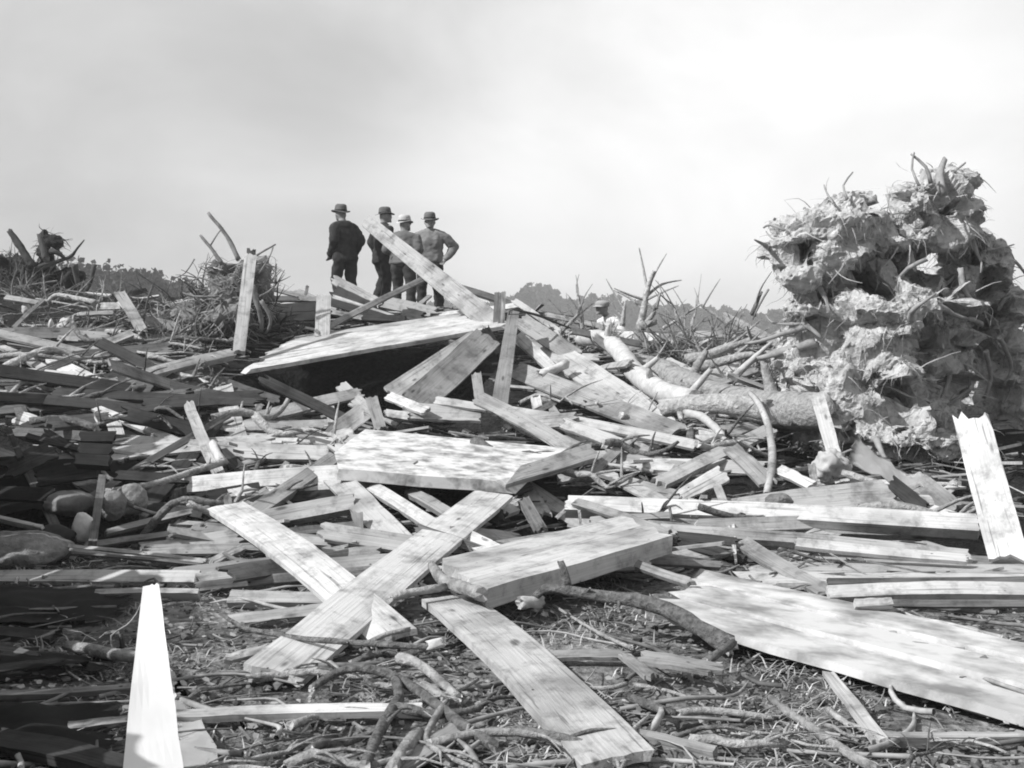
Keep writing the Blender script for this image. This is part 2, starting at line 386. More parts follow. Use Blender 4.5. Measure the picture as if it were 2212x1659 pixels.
def slab(cs, th, nb, tone, name, label, cat, along=0, gap=.006, bmat=None, edge_j=.02, planks='plank', group=None, extra=None):
    """boarded panel: corners A,B,C,D (world); boards run A->B (D->C), nb of them, each its own mesh"""
    A, B, C, D = cs; n = (B - A).cross(D - A).normalized()
    if n.z < 0: n = -n
    root = empty(name, A)
    for i in range(nb):
        a = A.lerp(D, i / nb); b = B.lerp(C, i / nb); c = B.lerp(C, (i + 1) / nb); d = A.lerp(D, (i + 1) / nb)
        M = frame(a, b - a, n); Mi = M.inverted(); off = R_.uniform(-.006, .006)
        loc = [Mi @ p for p in (a, b, c, d)]
        r = random.Random(i * 7 + int(A.x * 100)); vs_, fs = [], []
        N, K = 6, 3; wy = abs(loc[3].y)
        for s in (0, 1):
            for ii in range(N + 1):
                t = ii / N
                for j in range(K + 1):
                    q = j / K; q2 = (gap / max(wy, .02)) + q * (1 - 2 * gap / max(wy, .02))
                    p = loc[0].lerp(loc[1], t).lerp(loc[3].lerp(loc[2], t), q2)
                    x = p.x + (r.uniform(-1, 1) * edge_j if ii in (0, N) else 0)
                    z = off - s * th + .01 * noise.noise(Vector((p.x * 2, p.y * 2, i)))
                    vs_.append((x, p.y, z))
        m = (N + 1) * (K + 1)
        for ii in range(N):
            for j in range(K):
                e = ii * (K + 1) + j; f = e + K + 1
                fs += [(e, f, f + 1, e + 1), (m + e, m + e + 1, m + f + 1, m + f)]
            e = ii * (K + 1); f = e + K + 1
            fs += [(e, m + e, m + f, f), (e + K, f + K, m + f + K, m + e + K)]
        for j in range(K):
            e = N * (K + 1) + j; fs += [(j, j + 1, m + j + 1, m + j), (e, m + e, m + e + 1, e + 1)]
        me = bpy.data.meshes.new(planks); me.from_pydata(vs_, [], fs); me.update()
        bm = bmesh.new(); bm.from_mesh(me); bmesh.ops.recalc_face_normals(bm, faces=bm.faces); bm.to_mesh(me); bm.free()
        link(planks, me, bmat or T[tone], root, Matrix.Translation(-A) @ M)
    return tag(root, label, cat, group)

# ------------------------------------------------------------------ the large pieces
def q(r, x, y, d): u, v = V(r, x, y); return at(u, v, d)
# boarded wall section lying tilted over the dark hollow
shelf = slab([q(0, 528, 800, 15.2), q(0, 1092, 703, 15.9), q(0, 975, 680, 17.6), q(0, 640, 726, 17.2)], .05, 5, 'p', 'boarded_panel',
     'long pale boarded wall section lying tilted over a dark hollow, below the standing men', 'boarding', edge_j=.12)
for (x1, y1, x2, y2, w) in ((700, 772, 706, 818, 19), (515, 793, 518, 842, 17), (884, 748, 866, 793, 20)):
    A = at(x1, y1, 15.35); B = at(x2, y2, 15.35)
    o = place_board(A, B, w, 'm', th=.05, t=.1, jag=.15, name='batten'); mw = o.matrix_local.copy(); o.parent = shelf; o.matrix_local = Matrix.Translation(-shelf.location) @ mw
# whitewashed table-like slab in the middle
slab([q(0, 716, 1012, 9.55), q(0, 1092, 1040, 9.5), q(0, 1262, 935, 11.0), q(0, 788, 926, 11.3)], .09, 1, 'w', 'door_panel',
     'broad peeling whitewashed slab lying flat in the middle of the wreckage', 'panel', bmat=WHITE_PEEL, edge_j=.1, planks='slab', gap=.012)
slab([q(0, 1090, 1048, 9.45), q(0, 1290, 988, 10.5), q(0, 1282, 946, 10.75), q(0, 1122, 1004, 9.85)], .05, 1, 'm', 'side_board',
     'grey side board along the right edge of the peeling whitewashed slab', 'board', edge_j=.04, planks='side_plank')
# thick timber in the foreground
slab([q(0, 1042, 1277, 6.4), q(0, 1448, 1160, 7.6), q(0, 1345, 1118, 8.5), q(0, 952, 1206, 7.3)], .11, 2, 'p', 'timber_platform',
     'thick grey double timber under the crossed planks, dark sawn side toward the grass', 'timber', gap=.003, edge_j=.03, planks='timber')
# great white sheet of boards lower right
slab([q(0, 1425, 1322, 6.25), q(0, 2300, 1572, 4.68), q(0, 2360, 1408, 5.75), q(0, 1535, 1232, 7.7)], .04, 3, 'w', 'white_board_sheet',
     'wide whitewashed board sheet lying on the grass with stained patches', 'panel', bmat=WHITE_SHEET, edge_j=.12)
# flat pale boards stacked on its far side
slab([q(0, 1640, 1262, 7.35), q(0, 2330, 1258, 7.35), q(0, 2330, 1205, 8.1), q(0, 1600, 1186, 8.6)], .04, 3, 'p', 'flat_board_sheet',
     'flat pale boards lying side by side behind the wide whitewashed sheet', 'boarding', edge_j=.14)
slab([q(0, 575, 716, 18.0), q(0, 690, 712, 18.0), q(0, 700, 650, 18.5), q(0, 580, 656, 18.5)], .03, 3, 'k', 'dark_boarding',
     'dark tarred boarding standing behind the long pale wall section', 'boarding', bmat=TAR_SHADE, edge_j=.03)

# ------------------------------------------------------------------ single boards, back of the heap
bd(2, 1085, 235, 2105, 1060, 105, 'm', 'long board leaning steeply in front of the standing men', d=19.6, d2=16.4, w2=190, t=.1, jag=.1, th=.035)
bd(1, 1985, 510, 1893, 1265, 95, 'w', 'bright white post standing upright before the small root tangle', d=16.4, d2=15.6, t=.05, jag=.15, th=.09, cat='post')
bd(1, 1990, 475, 1985, 560, 70, 'g', 'short grey block sitting on top of the bright white post', d=16.45, t=.1, jag=.2, th=.08, cat='block')
bd(2, 755, 830, 740, 1150, 115, 'p', 'short square post standing behind the long pale wall section', d=17.4, d2=17.0, t=.05, jag=.12, th=.09, cat='post')
bd(2, 700, 1120, 1600, 670, 42, 'm', 'thin straight pole crossing before the legs of the men', d=17.0, d2=19.4, t=.3, th=.04, jag=.1, cat='pole')
bd(3, 125, 405, 110, 690, 60, 'm', 'grey half of a split upright behind the tall front post', d=16.2, t=.05, th=.05, jag=.1, cat='post')
bd(3, 168, 398, 155, 690, 34, 'p', 'pale narrow half of a split upright behind the tall front post', d=16.15, t=.05, th=.05, jag=.1, cat='post')
bd(3, 248, 545, 130, 1330, 88, 'm', 'tall grey front post carrying a bent iron strap', d=14.6, d2=13.6, w2=135, t=.05, th=.1, jag=.1, cat='post')
bd(3, 20, 690, 125, 880, 75, 'd', 'dark curved plank end tucked behind the tall front post', d=14.9, t=.15, th=.04, jag=.2)
bd(2, 2060, 1150, 1480, 1680, 230, 'm', 'wide stained plank leaning down from the tall front post', d=14.7, d2=13.0, t=.25, jag=.12, maxw=.7)
bd(2, 1985, 1150, 1290, 1600, 140, 'p', 'paler plank leaning beside the wide stained plank', d=14.9, d2=13.4, t=.3, jag=.15)
bd(2, 2010, 1100, 2080, 1240, 70, 'w', 'small white chip hanging under the end of the long wall section', d=15.2, t=.1, jag=.5)
bd(6, 1960, 40, 1990, 260, 80, 'm', 'short upright stub beside the foot of the tall front post', d=13.6, d2=13.3, t=.05, jag=.3)
bd(2, 830, 700, 1180, 900, 70, 'p', 'topmost board of the stack at the feet of the men', d=20.4, d2=20.0, t=.3, th=.05, jag=.4, w2=110)
bd(2, 840, 790, 1130, 930, 90, 'd', 'dark board under the topmost board of the stack', d=20.2, d2=19.8, t=.25, th=.06, jag=.3)
bd(2, 820, 840, 1300, 1000, 40, 'p', 'slim pale board under the dark board of the stack', d=19.9, d2=19.5, t=.3, th=.04, jag=.3)
bd(2, 810, 880, 1250, 1010, 60, 'd', 'second dark board low in the stack at the feet of the men', d=19.7, d2=19.3, t=.2, th=.05, jag=.3)
bd(2, 820, 960, 1200, 1030, 40, 'm', 'lowest board of the stack at the feet of the men', d=19.3, d2=19.0, t=.3, th=.05, jag=.3)
bd(2, 1240, 880, 1620, 960, 90, 'm', 'grey sheet of boarding lying at the feet of the man with hand on hip', d=20.6, d2=20.2, t=.45, th=.03, jag=.4)
bd(2, 1380, 960, 1520, 1000, 90, 'd', 'dark broken plank under the grey sheet at the feet of the men', d=19.6, d2=19.3, t=.3, th=.05, jag=.5)
bd(2, 1070, 1000, 1400, 1010, 50, 'd', 'dark flat board beside the lowest board of the stack', d=19.0, d2=18.8, t=.4, th=.05, jag=.4)
bd(2, 560, 850, 720, 860, 35, 'm', 'thin pale board end lying on the dark tarred boarding', d=18.6, t=.4, th=.03, jag=.4)
bd(2, 625, 755, 610, 830, 26, 'm', 'small upright stub on the dark tarred boarding', d=18.8, t=.1, jag=.3, cat='stub')
# right of the post: boards sliding down to the right
bd(3, 300, 620, 720, 900, 130, 'm', 'grey board sloping right just below the iron strap', d=15.2, d2=14.4, t=.45, jag=.15)
bd(3, 500, 830, 1400, 1450, 190, 'p', 'broad pale plank sliding down right beside the bare curved trunk', d=14.8, d2=12.4, t=.5, jag=.15, w2=230)
bd(3, 270, 740, 560, 1010, 85, 'p', 'short pale board with a dark lower edge beside the tall front post', d=14.5, d2=13.9, t=.4, jag=.1, th=.05)
bd(3, 250, 1010, 1520, 1500, 130, 'm', 'long grey plank running below the broad pale plank', d=13.9, d2=11.9, t=.5, jag=.2, w2=170)
bd(3, 570, 1120, 800, 1200, 90, 'w', 'white scrap showing between the grey plank and broad pale plank', d=13.6, d2=13.2, t=.5)
bd(7, 20, 300, 1690, 605, 66, 'w', 'long narrow white board passing above the peeling slab', d=12.6, d2=11.2, t=.5, jag=.15)
bd(7, 420, 230, 440, 350, 80, 'p', 'pale stub standing in the dark gap right of the front post', d=13.0, t=.1, jag=.4)
bd(7, 350, 430, 700, 400, 110, 'm', 'grey rounded board end over the far edge of the peeling slab', d=12.1, d2=11.9, t=.55, jag=.3)
bd(7, 640, 430, 1100, 600, 90, 'w', 'white board scrap under the long narrow white board', d=11.7, d2=11.3, t=.5, jag=.4)
bd(7, 890, 810, 1190, 540, 70, 'p', 'short pale plank with dark edge pointing up to the narrow white board', d=10.8, d2=11.3, t=.3, th=.04, jag=.1)
bd(7, 1175, 600, 1170, 700, 60, 'g', 'small grey block standing among pale scraps', d=11.2, t=.1, jag=.2, cat='block')
bd(7, 1200, 610, 1400, 640, 80, 'w', 'small white plate behind the small grey block', d=11.5, d2=11.5, t=.4, jag=.3)
bd(7, 930, 700, 1560, 800, 140, 'm', 'flat grey board under the leaning white lath', d=11.0, d2=10.8, t=.6, jag=.3)
bd(7, 1130, 760, 1700, 800, 60, 'w', 'pale board glinting between flat grey boards', d=10.8, d2=10.7, t=.6, jag=.3)
bd(7, 1080, 880, 1560, 1010, 80, 'm', 'grey board with a white upper edge running to the white wedge', d=10.1, d2=9.9, t=.5, jag=.3)
bd(7, 620, 870, 880, 810, 60, 'w', 'white splinter tucked under the grey side board', d=10.4, d2=10.7, t=.5, jag=.5)
bd(7, 1410, 890, 2290, 470, 92, 'p', 'slim pale board rising right toward the fallen trunk', d=10.0, d2=11.6, t=.45, th=.045, jag=.2)
bd(13, 560, 505, 900, 330, 95, 'w', 'white pointed wedge of wood above the long horizontal planks', d=9.7, d2=9.9, t=.35, jag=.3, w2=150)
bd(13, 850, 420, 935, 640, 66, 'p', 'short pale stick standing above the longest plank', d=9.5, d2=9.2, t=.1, jag=.15)
bd(13, 955, 685, 1000, 1010, 62, 'p', 'pointed pale stake hanging below the longest plank', d=8.75, d2=8.35, t=.1, jag=.1, w2=18)
bd(13, 1040, 860, 1700, 1250, 100, 'm', 'grey board slanting onto the wide whitewashed sheet', d=8.3, d2=7.2, t=.5, jag=.2, w2=120)
bd(13, 960, 120, 1250, 400, 120, 'm', 'grey board slanting under the bent lath', d=10.7, d2=10.0, t=.5, jag=.2)
bd(13, 1330, 290, 1600, 420, 80, 'p', 'pale short board bridging the dark gap below the fallen trunk', d=10.2, d2=9.8, t=.4, jag=.2)
# long horizontals on the right
bd(0, 1225, 1085, 2112, 1128, 33, 'w', 'longest plank, bright and level, running to the tall leaning board', d=9.25, d2=8.65, t=.55, th=.09, jag=.1)
bd(0, 1330, 1118, 2095, 1150, 16, 'm', 'narrow grey plank just under the longest bright plank', d=9.0, d2=8.7, t=.5, th=.06, jag=.1)
bd(0, 1480, 1108, 1925, 1064, 26, 'p', 'broad pale wedge-shaped plank with a splintered dark end', d=9.6, d2=9.5, t=.4, th=.07, jag=.35, w2=62)
bd(8, 1160, 1200, 1420, 1410, 110, 'd', 'dark splintered plank end beside the broad wedge-shaped plank', d=9.55, d2=9.2, t=.2, jag=.7)
bd(8, 1380, 1200, 1640, 1400, 160, 'm', 'grey board slab under the white cloth', d=9.9, d2=9.5, t=.4, jag=.3)
bd(0, 1400, 1133, 1640, 1152, 20, 'm', 'thin grey plank sloping under the longest plank toward the timber', d=8.6, d2=8.4, t=.5, jag=.2)
bd(0, 1430, 1142, 2092, 1197, 22, 'p', 'long pale plank under the longest one, ending short of the leaning board', d=8.5, d2=8.0, t=.55, th=.05, jag=.15)
bd(0, 1720, 1170, 2085, 1204, 18, 'w', 'bright plank lying on the flat pale boards', d=8.1, d2=7.8, t=.6, th=.03, jag=.2)
bd(0, 1790, 1277, 2260, 1272, 27, 'w', 'bright white rail at the right behind the wide whitewashed sheet', d=6.95, d2=6.9, t=.55, th=.05, jag=.08)
bd(0, 1790, 1255, 2260, 1250, 13, 'g', 'thin grey lath just behind the bright white rail', d=7.2, d2=7.2, t=.3, th=.04, jag=.1, cat='lath')
bd(0, 1925, 1302, 2260, 1302, 15, 'g', 'grey lath in shade below the bright white rail', d=6.7, d2=6.6, t=.3, th=.03, jag=.1, cat='lath')
bd(0, 1848, 1302, 1928, 1298, 17, 'w', 'small white block end below the bright white rail', d=6.6, t=.4, th=.05, jag=.08, cat='block')
bd(8, 1790, 690, 2085, 1790, 265, 'w', 'tall pale board standing upright before the big root plate', d=8.6, d2=7.9, t=.0, th=.04, jag=.25, w2=300, maxw=.35)
bd(8, 570, 500, 775, 1200, 112, 'w', 'white board propped against the fallen trunk', d=11.2, d2=10.2, t=.1, th=.04, jag=.15)
bd(8, 530, 1060, 550, 1190, 60, 'p', 'small pale stub below the propped white board', d=10.0, t=.1, jag=.3)
bd(7, 730, 1050, 1460, 1300, 66, 'm', 'thin board slanting down to the thick double timber', d=9.2, d2=8.3, t=.4, th=.03, jag=.15)
bd(17, 100, 890, 400, 800, 46, 'w', 'white-edged board lip against the front of the whitewashed slab', d=9.6, d2=9.9, t=.3, jag=.2)
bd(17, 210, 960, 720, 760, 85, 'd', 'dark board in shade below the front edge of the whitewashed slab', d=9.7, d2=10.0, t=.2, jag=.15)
bd(17, 640, 900, 800, 1180, 130, 'g', 'grey board standing in the dark pocket above the thick timber', d=9.4, d2=8.9, t=.1, jag=.3)
bd(17, 960, 1080, 1060, 990, 36, 'p', 'small pale splinter in the dark pocket above the thick timber', d=9.2, t=.1, jag=.3, cat='splinter')
bd(17, 1180, 1010, 1200, 1150, 28, 'p', 'thin bent pale lath in the dark pocket above the thick timber', d=9.0, t=.1, jag=.2, cat='lath')
bd(7, 100, 1390, 1080, 1245, 40, 'p', 'pale lath lying along the far edge of the thick double timber', d=8.3, d2=8.9, t=.5, th=.03, jag=.1, cat='lath')
bd(7, 860, 1200, 1500, 1160, 50, 'm', 'grey lath between thick timber and the longest plank', d=8.9, d2=8.9, t=.5, th=.03, jag=.2, cat='lath')
bd(7, 965, 1240, 985, 1295, 26, 'w', 'tiny white peg standing on the thick double timber', d=8.2, t=.1, th=.02, jag=.1, cat='peg')
# crossed planks in the middle
bd(0, 1066, 1066, 592, 1452, 66, 'p', 'longest crossing plank, from the whitewashed slab down to the grass', d=9.4, d2=5.85, w2=104, t=0.6, th=.035, jag=.06)
bd(0, 486, 1092, 850, 1372, 62, 'p', 'crossing plank coming down from the left under the longest crossing plank', d=9.0, d2=6.25, w2=82, t=0.6, th=.035, jag=.08)
bd(6, 850, 860, 1440, 1470, 205, 'w', 'bright plank with a ragged top leaning under the longest crossing plank', d=9.75, d2=8.1, t=.35, th=.03, jag=.2)
bd(0, 966, 1290, 1335, 1636, 84, 'p', 'clean plank lying alone on the dark grass', d=6.75, d2=4.45, w2=126, t=0.85, th=.04, jag=.04)
bd(6, 1130, 930, 1640, 1250, 95, 'p', 'pale plank parallel to the bright ragged plank', d=9.6, d2=8.5, t=.35, th=.04, jag=.1)
bd(6, 1420, 960, 1740, 1140, 75, 'm', 'grey plank behind the pale plank under the whitewashed slab', d=9.7, d2=9.0, t=.4, th=.05, jag=.1)
bd(6, 1840, 1310, 2300, 1560, 130, 'p', 'pale plank end emerging between longest crossing plank and timber', d=8.2, d2=7.5, t=.5, jag=.15)
bd(6, 1960, 1100, 2160, 1180, 120, 'd', 'dark plank in the triangle under the whitewashed slab', d=9.2, d2=8.9, t=.3, jag=.3)
# left-middle of the heap
bd(6, 130, 1170, 850, 690, 105, 'm', 'straight plank rising right to the corner of the whitewashed slab', d=9.0, d2=10.3, t=.4, th=.07, jag=.06)
bd(6, 0, 1240, 990, 1045, 125, 'p', 'pale plank with a thick dark edge crossing below the rising plank', d=8.9, d2=9.1, t=.4, th=.08, jag=.12)
bd(6, 370, 1310, 1020, 1235, 62, 'm', 'thin plank with curled end below the pale dark-edged plank', d=8.4, d2=8.7, t=.35, th=.05, jag=.2)
bd(6, 1015, 1140, 1060, 1400, 95, 'm', 'broken triangular scrap standing beside the ragged plank', d=8.7, d2=8.4, t=.1, jag=.5, w2=25)
bd(6, 800, 1300, 930, 1500, 90, 'm', 'broken scrap with forked top near the crossing planks', d=8.4, d2=8.0, t=.15, jag=.7)
bd(6, 520, 1440, 900, 1540, 60, 'm', 'flat board lying under the forked scrap', d=8.0, d2=7.9, t=.5, jag=.3)
bd(0, 430, 1258, 868, 1212, 40, 'p', 'layered pale plank lying across under the crossing planks', d=7.6, d2=7.9, t=.45, th=.06, jag=.1)
bd(0, 432, 1266, 870, 1226, 20, 'm', 'splintered grey layer under the layered pale plank', d=7.5, d2=7.7, t=.3, th=.03, jag=.6)
bd(10, 0, 300, 790, 310, 90, 'm', 'grey plank under the layered pale plank', d=7.15, d2=7.05, t=.5, th=.05, jag=.1)
bd(10, 0, 480, 760, 395, 85, 'p', 'pale plank on the grass left of the longest crossing plank', d=6.5, d2=6.8, t=.5, th=.04, jag=.2)
bd(0, -60, 1243, 428, 1244, 25, 'w', 'long level plank with a deep black edge at the left', d=7.6, d2=7.5, t=.55, th=.1, jag=.03)
bd(9, 750, 262, 1570, 258, 38, 'p', 'thin pale lath in shade under the long level plank', d=7.05, t=.5, th=.07, jag=.03, cat='lath')
bd(9, 230, 395, 920, 375, 18, 'm', 'very thin lath in deep shade below the level plank', d=6.7, t=.4, th=.02, jag=.1, cat='lath')
bd(5, 540, 1405, 1630, 1520, 26, 'p', 'topmost of three thin laths lying together', d=8.15, d2=7.95, t=.5, th=.02, jag=.1, cat='lath', group='three laths lying together')
bd(5, 550, 1432, 1610, 1535, 20, 'm', 'middle one of three thin laths lying together', d=8.05, d2=7.88, t=.4, th=.02, jag=.1, cat='lath', group='three laths lying together')
bd(5, 560, 1458, 1590, 1550, 18, 'g', 'lowest of three thin laths lying together', d=7.95, d2=7.8, t=.4, th=.02, jag=.1, cat='lath', group='three laths lying together')
bd(5, 1690, 1520, 1930, 1410, 55, 'p', 'short stick angled at the end of the three laths', d=7.9, d2=8.2, t=.4, th=.04, jag=.15)
bd(5, 1110, 1440, 1880, 1330, 85, 'w', 'bright tapered board above the three laths', d=8.25, d2=8.5, t=.5, jag=.5, w2=130)
bd(5, 680, 1395, 1800, 1245, 42, 'm', 'long thin board above the bright tapered board', d=8.5, d2=8.9, t=.45, th=.04, jag=.3)
bd(5, 850, 1290, 2120, 1010, 40, 'm', 'long slim board rising right behind the round boulder', d=8.9, d2=9.7, t=.45, th=.04, jag=.4)
bd(5, 1640, 1240, 2120, 960, 60, 'p', 'pale splintered board end rising beside the crossing plank', d=9.0, d2=9.8, t=.4, jag=.5)
bd(5, 1800, 1010, 1815, 1170, 60, 'p', 'small pale chunk standing where the crossing plank begins', d=9.0, t=.1, jag=.5, cat='block')
bd(5, 1745, 640, 2095, 985, 85, 'd', 'dark board sloping right below the long pale rail', d=11.2, d2=10.3, t=.3, th=.04, jag=.2)
bd(5, 100, 500, 1000, 570, 75, 'g', 'left shaded length of the long rail behind the black crate side', d=12.0, d2=11.8, t=.4, th=.07, jag=.2)  # grey tone puts the shade into this length of the pale rail
bd(5, 880, 560, 2020, 670, 82, 'p', 'long pale rail right of the black crate side', d=11.6, d2=11.6, t=.5, th=.08, jag=.25)
bd(5, 1400, 580, 2350, 575, 55, 'p', 'slender pale board above the right end of the long rail', d=12.2, d2=12.2, t=.5, th=.05, jag=.2)
bd(5, 210, 530, 700, 650, 40, 'd', 'dark batten under the shaded left rail', d=11.3, d2=11.0, t=.3, th=.04, jag=.1)
bd(5, 870, 645, 1620, 770, 24, 'm', 'thin lit batten parallel below the long pale rail', d=11.2, d2=11.0, t=.4, th=.03, jag=.1, cat='lath')
bd(5, 700, 285, 1400, 575, 56, 'p', 'pale stick slanting down to the long rail', d=12.7, d2=11.9, t=.4, th=.04, jag=.2)
bd(5, 1000, 360, 1560, 110, 130, 'g', 'broad grey board lying in shade above the long pale rail', d=13.0, d2=14.0, t=.5, jag=.1)
bd(5, 900, 430, 940, 560, 110, 'p', 'pale crosspiece stub on the long rail', d=11.9, t=.3, jag=.4)
bd(5, 1760, 140, 1880, 560, 150, 'p', 'upright grey-white board standing on the slender board', d=13.4, d2=12.5, t=.05, th=.03, jag=.1, w2=165)
bd(5, 1460, 225, 1760, 240, 75, 'w', 'white curled scrap left of the upright board', d=13.4, t=.4, jag=.5)
bd(6, 130, 260, 260, 330, 90, 'w', 'white lump of board right of the upright board', d=13.2, t=.2, jag=.2)
bd(6, 260, 380, 1040, 190, 85, 'p', 'pale plank with torn left end below the dark hollow', d=12.9, d2=13.2, t=.4, th=.04, jag=.3)
bd(6, 890, 130, 1150, 360, 90, 'm', 'board stub falling right from the dark hollow', d=13.4, d2=12.7, t=.4, th=.04, jag=.3)
bd(6, 130, 450, 830, 440, 80, 'p', 'level pale board between upright board and white gusset', d=12.6, t=.5, th=.05, jag=.15)
bd(6, 800, 300, 830, 480, 70, 'p', 'short upright piece joining level board and torn plank', d=12.6, t=.1, jag=.2)
bd(6, 850, 500, 1060, 350, 150, 'w', 'white gusset-shaped board scrap with pointed end', d=12.3, t=.2, jag=.6)
bd(6, 150, 570, 800, 545, 40, 'm', 'splintered lath pile edge right of the upright board', d=12.2, t=.5, jag=.5, cat='lath')
bd(6, 540, 540, 760, 530, 55, 'w', 'white log-like scrap on the splintered lath', d=12.1, t=.4, jag=.3)
bd(6, 780, 560, 980, 510, 90, 'p', 'pale block end pointing at the whitewashed slab', d=11.8, t=.3, th=.06, jag=.1, cat='block')
bd(6, 1130, 230, 1200, 470, 95, 'm', 'short grey board standing left of the peeling slab', d=12.4, d2=12.1, t=.1, jag=.2)
bd(6, 1260, 210, 1560, 330, 70, 'p', 'pale board sloping to the far edge of the peeling slab', d=12.8, d2=12.2, t=.4, jag=.2)
bd(6, 1640, 250, 2050, 310, 55, 'w', 'bright stick along the far edge of the peeling slab', d=12.5, d2=12.3, t=.5, jag=.2)
bd(6, 1240, 350, 1420, 375, 60, 'w', 'white stick end beside the short standing grey board', d=12.3, t=.4, jag=.2)
bd(6, 1420, 330, 2000, 360, 120, 'm', 'grey dusty board behind the peeling slab', d=12.4, d2=12.3, t=.6, jag=.3)
bd(6, 0, 640, 420, 660, 75, 'p', 'pale broken board under the long rail end', d=11.4, t=.5, jag=.4)
bd(6, 120, 760, 480, 660, 50, 'p', 'pale slat rising right under the long rail end', d=11.0, d2=11.3, t=.4, jag=.2)
bd(6, 180, 830, 520, 830, 40, 'm', 'flat slat left of the rising plank', d=10.6, t=.5, jag=.3)
bd(6, 860, 610, 1060, 760, 100, 'p', 'ragged pale board at the left corner of the peeling slab', d=10.8, d2=10.5, t=.4, jag=.6)
# left side
bd(15, -60, 640, 1330, 700, 85, 'm', 'long grey board with a sharp point at the far left', d=16.6, d2=16.2, t=.4, th=.04, jag=.5)
bd(15, 720, 720, 1170, 760, 55, 'm', 'second layer under the sharply pointed grey board', d=16.1, d2=16.0, t=.3, th=.04, jag=.2)
bd(15, 165, 600, 545, 245, 42, 'm', 'thin stick rising right from the pointed grey board', d=16.9, d2=18.0, t=.3, th=.03, jag=.1, cat='stick')
bd(15, 60, 215, 470, 285, 55, 'm', 'pale weathered stick below the dark stump', d=18.5, d2=18.2, t=.4, jag=.3, cat='stick')
bd(15, 1140, 870, 1650, 655, 85, 'p', 'stout pale stick lying on the grey board before the root tangle', d=15.4, d2=15.8, t=.4, th=.06, jag=.1, cat='stick')
bd(15, 700, 960, 2100, 830, 100, 'g', 'grey board running right into the small root tangle', d=15.2, d2=15.4, t=.4, th=.05, jag=.3)
bd(15, 1250, 330, 1500, 325, 85, 'p', 'pale chunk below the distant woods', d=18.0, t=.3, jag=.3, cat='block')
bd(15, 1480, 265, 1640, 440, 60, 'p', 'pale stake tipped over near the small root tangle', d=17.6, d2=17.2, t=.2, jag=.2)
bd(15, 960, 430, 1400, 410, 45, 'm', 'flat slat under the pale chunk', d=17.6, t=.5, jag=.3)
bd(15, 1380, 240, 1820, 130, 55, 'd', 'dark board silhouetted below the distant woods', d=18.6, d2=18.9, t=.2, jag=.2)
bd(15, -40, 800, 900, 1340, 62, 'p', 'pale stick slanting down to the forked pale board', d=15.4, d2=14.0, t=.4, th=.04, jag=.2, w2=110)
bd(15, 630, 1010, 1620, 1540, 165, 'p', 'wide pale board with ragged ends slanting down at the left', d=14.8, d2=13.3, t=.4, th=.04, jag=.6)
bd(15, 1330, 1310, 2900, 900, 105, 'p', 'pale board rising right to the foot of the white post', d=14.2, d2=15.6, t=.4, th=.1, jag=.4)
bd(15, 1680, 1330, 2000, 1280, 40, 'p', 'narrow slip under the pale board rising to the post', d=13.9, d2=14.0, t=.4, jag=.5)
bd(5, 130, 380, 310, 440, 110, 'p', 'pale flat scrap at the left end of the shaded rail', d=12.4, t=.4, jag=.3)
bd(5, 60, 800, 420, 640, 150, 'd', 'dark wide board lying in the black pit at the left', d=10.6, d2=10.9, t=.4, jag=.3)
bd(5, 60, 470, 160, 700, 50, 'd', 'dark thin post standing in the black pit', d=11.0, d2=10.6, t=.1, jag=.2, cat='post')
bd(5, 812, 842, 735, 1370, 62, 'g', 'narrow grey stake with a pale top before the boulders', d=9.2, d2=8.3, t=.05, th=.05, jag=.05, cat='stake')
bd(5, -60, 1160, 330, 1250, 26, 'p', 'pale board edge at the far left above the mossy slab', d=8.6, d2=8.4, t=.4, th=.05, jag=.05)
bd(5, 1430, 950, 1440, 1130, 95, 'd', 'dark board end upright right of the round boulder', d=9.5, t=.1, jag=.3)
bd(5, 1650, 950, 1800, 1000, 60, 'p', 'white splinter cluster piece below the dark sloping board', d=10.0, t=.2, jag=.8, cat='splinter')
bd(5, 1520, 1060, 1600, 1070, 90, 'm', 'rounded grey chunk in the gap left of the crossing plank', d=9.6, t=.1, jag=.3, cat='block')
# foreground odds
bd(9, 1340, 1232, 1480 + 1860, 1178, 70, 'w', 'bright straight board lying level on the grass', d=5.05, d2=5.15, t=0.8, th=.03, jag=.05)
bd(10, 1840, 1330, 1300, 1660, 125, 'm', 'grey board slanting at the bottom below the bent branch', d=4.75, d2=4.3, t=0.85, th=.03, jag=.15)
bd(9, -60, 1065, 1070, 1003, 40, 'm', 'thin board across the dark grass left of the white cloth', d=5.45, d2=5.5, t=0.6, th=.1, jag=.05)
bd(9, 540, 1320, 1050, 1262, 55, 'm', 'short board left of the white cloth', d=5.0, t=.45, th=.03, jag=.2)
bd(9, -30, 720, 300, 770, 120, 'g', 'mottled grey board end at the left edge of the shade', d=6.1, d2=6.0, t=.4, th=.03, jag=.5, w2=40)
bd(11, 1040, 1330, 1840, 1510, 55, 'm', 'split board with a dark side on the grass by the clean plank', d=4.85, d2=4.62, t=0.75, th=.07, jag=.15)
bd(12, 560, 1010, 905, 1460, 62, 'p', 'rounded shingle-like board before the whitewashed sheet', d=5.35, d2=4.85, t=0.8, th=.02, jag=.2, w2=95, cat='shingle')
bd(12, 940, 1432, 1960, 1432, 36, 'm', 'straight grey lath at the lower right', d=4.8, t=0.7, th=.05, jag=.05, cat='lath')
bd(11, 430, 770, 1100, 750, 60, 'm', 'flat weathered lath half hidden in the grass', d=5.75, t=0.85, th=.02, jag=.4, cat='lath')
bd(11, 1250, 770, 1800, 860, 90, 'm', 'flat weathered board among grass stems', d=5.55, d2=5.4, t=0.85, th=.02, jag=.5)
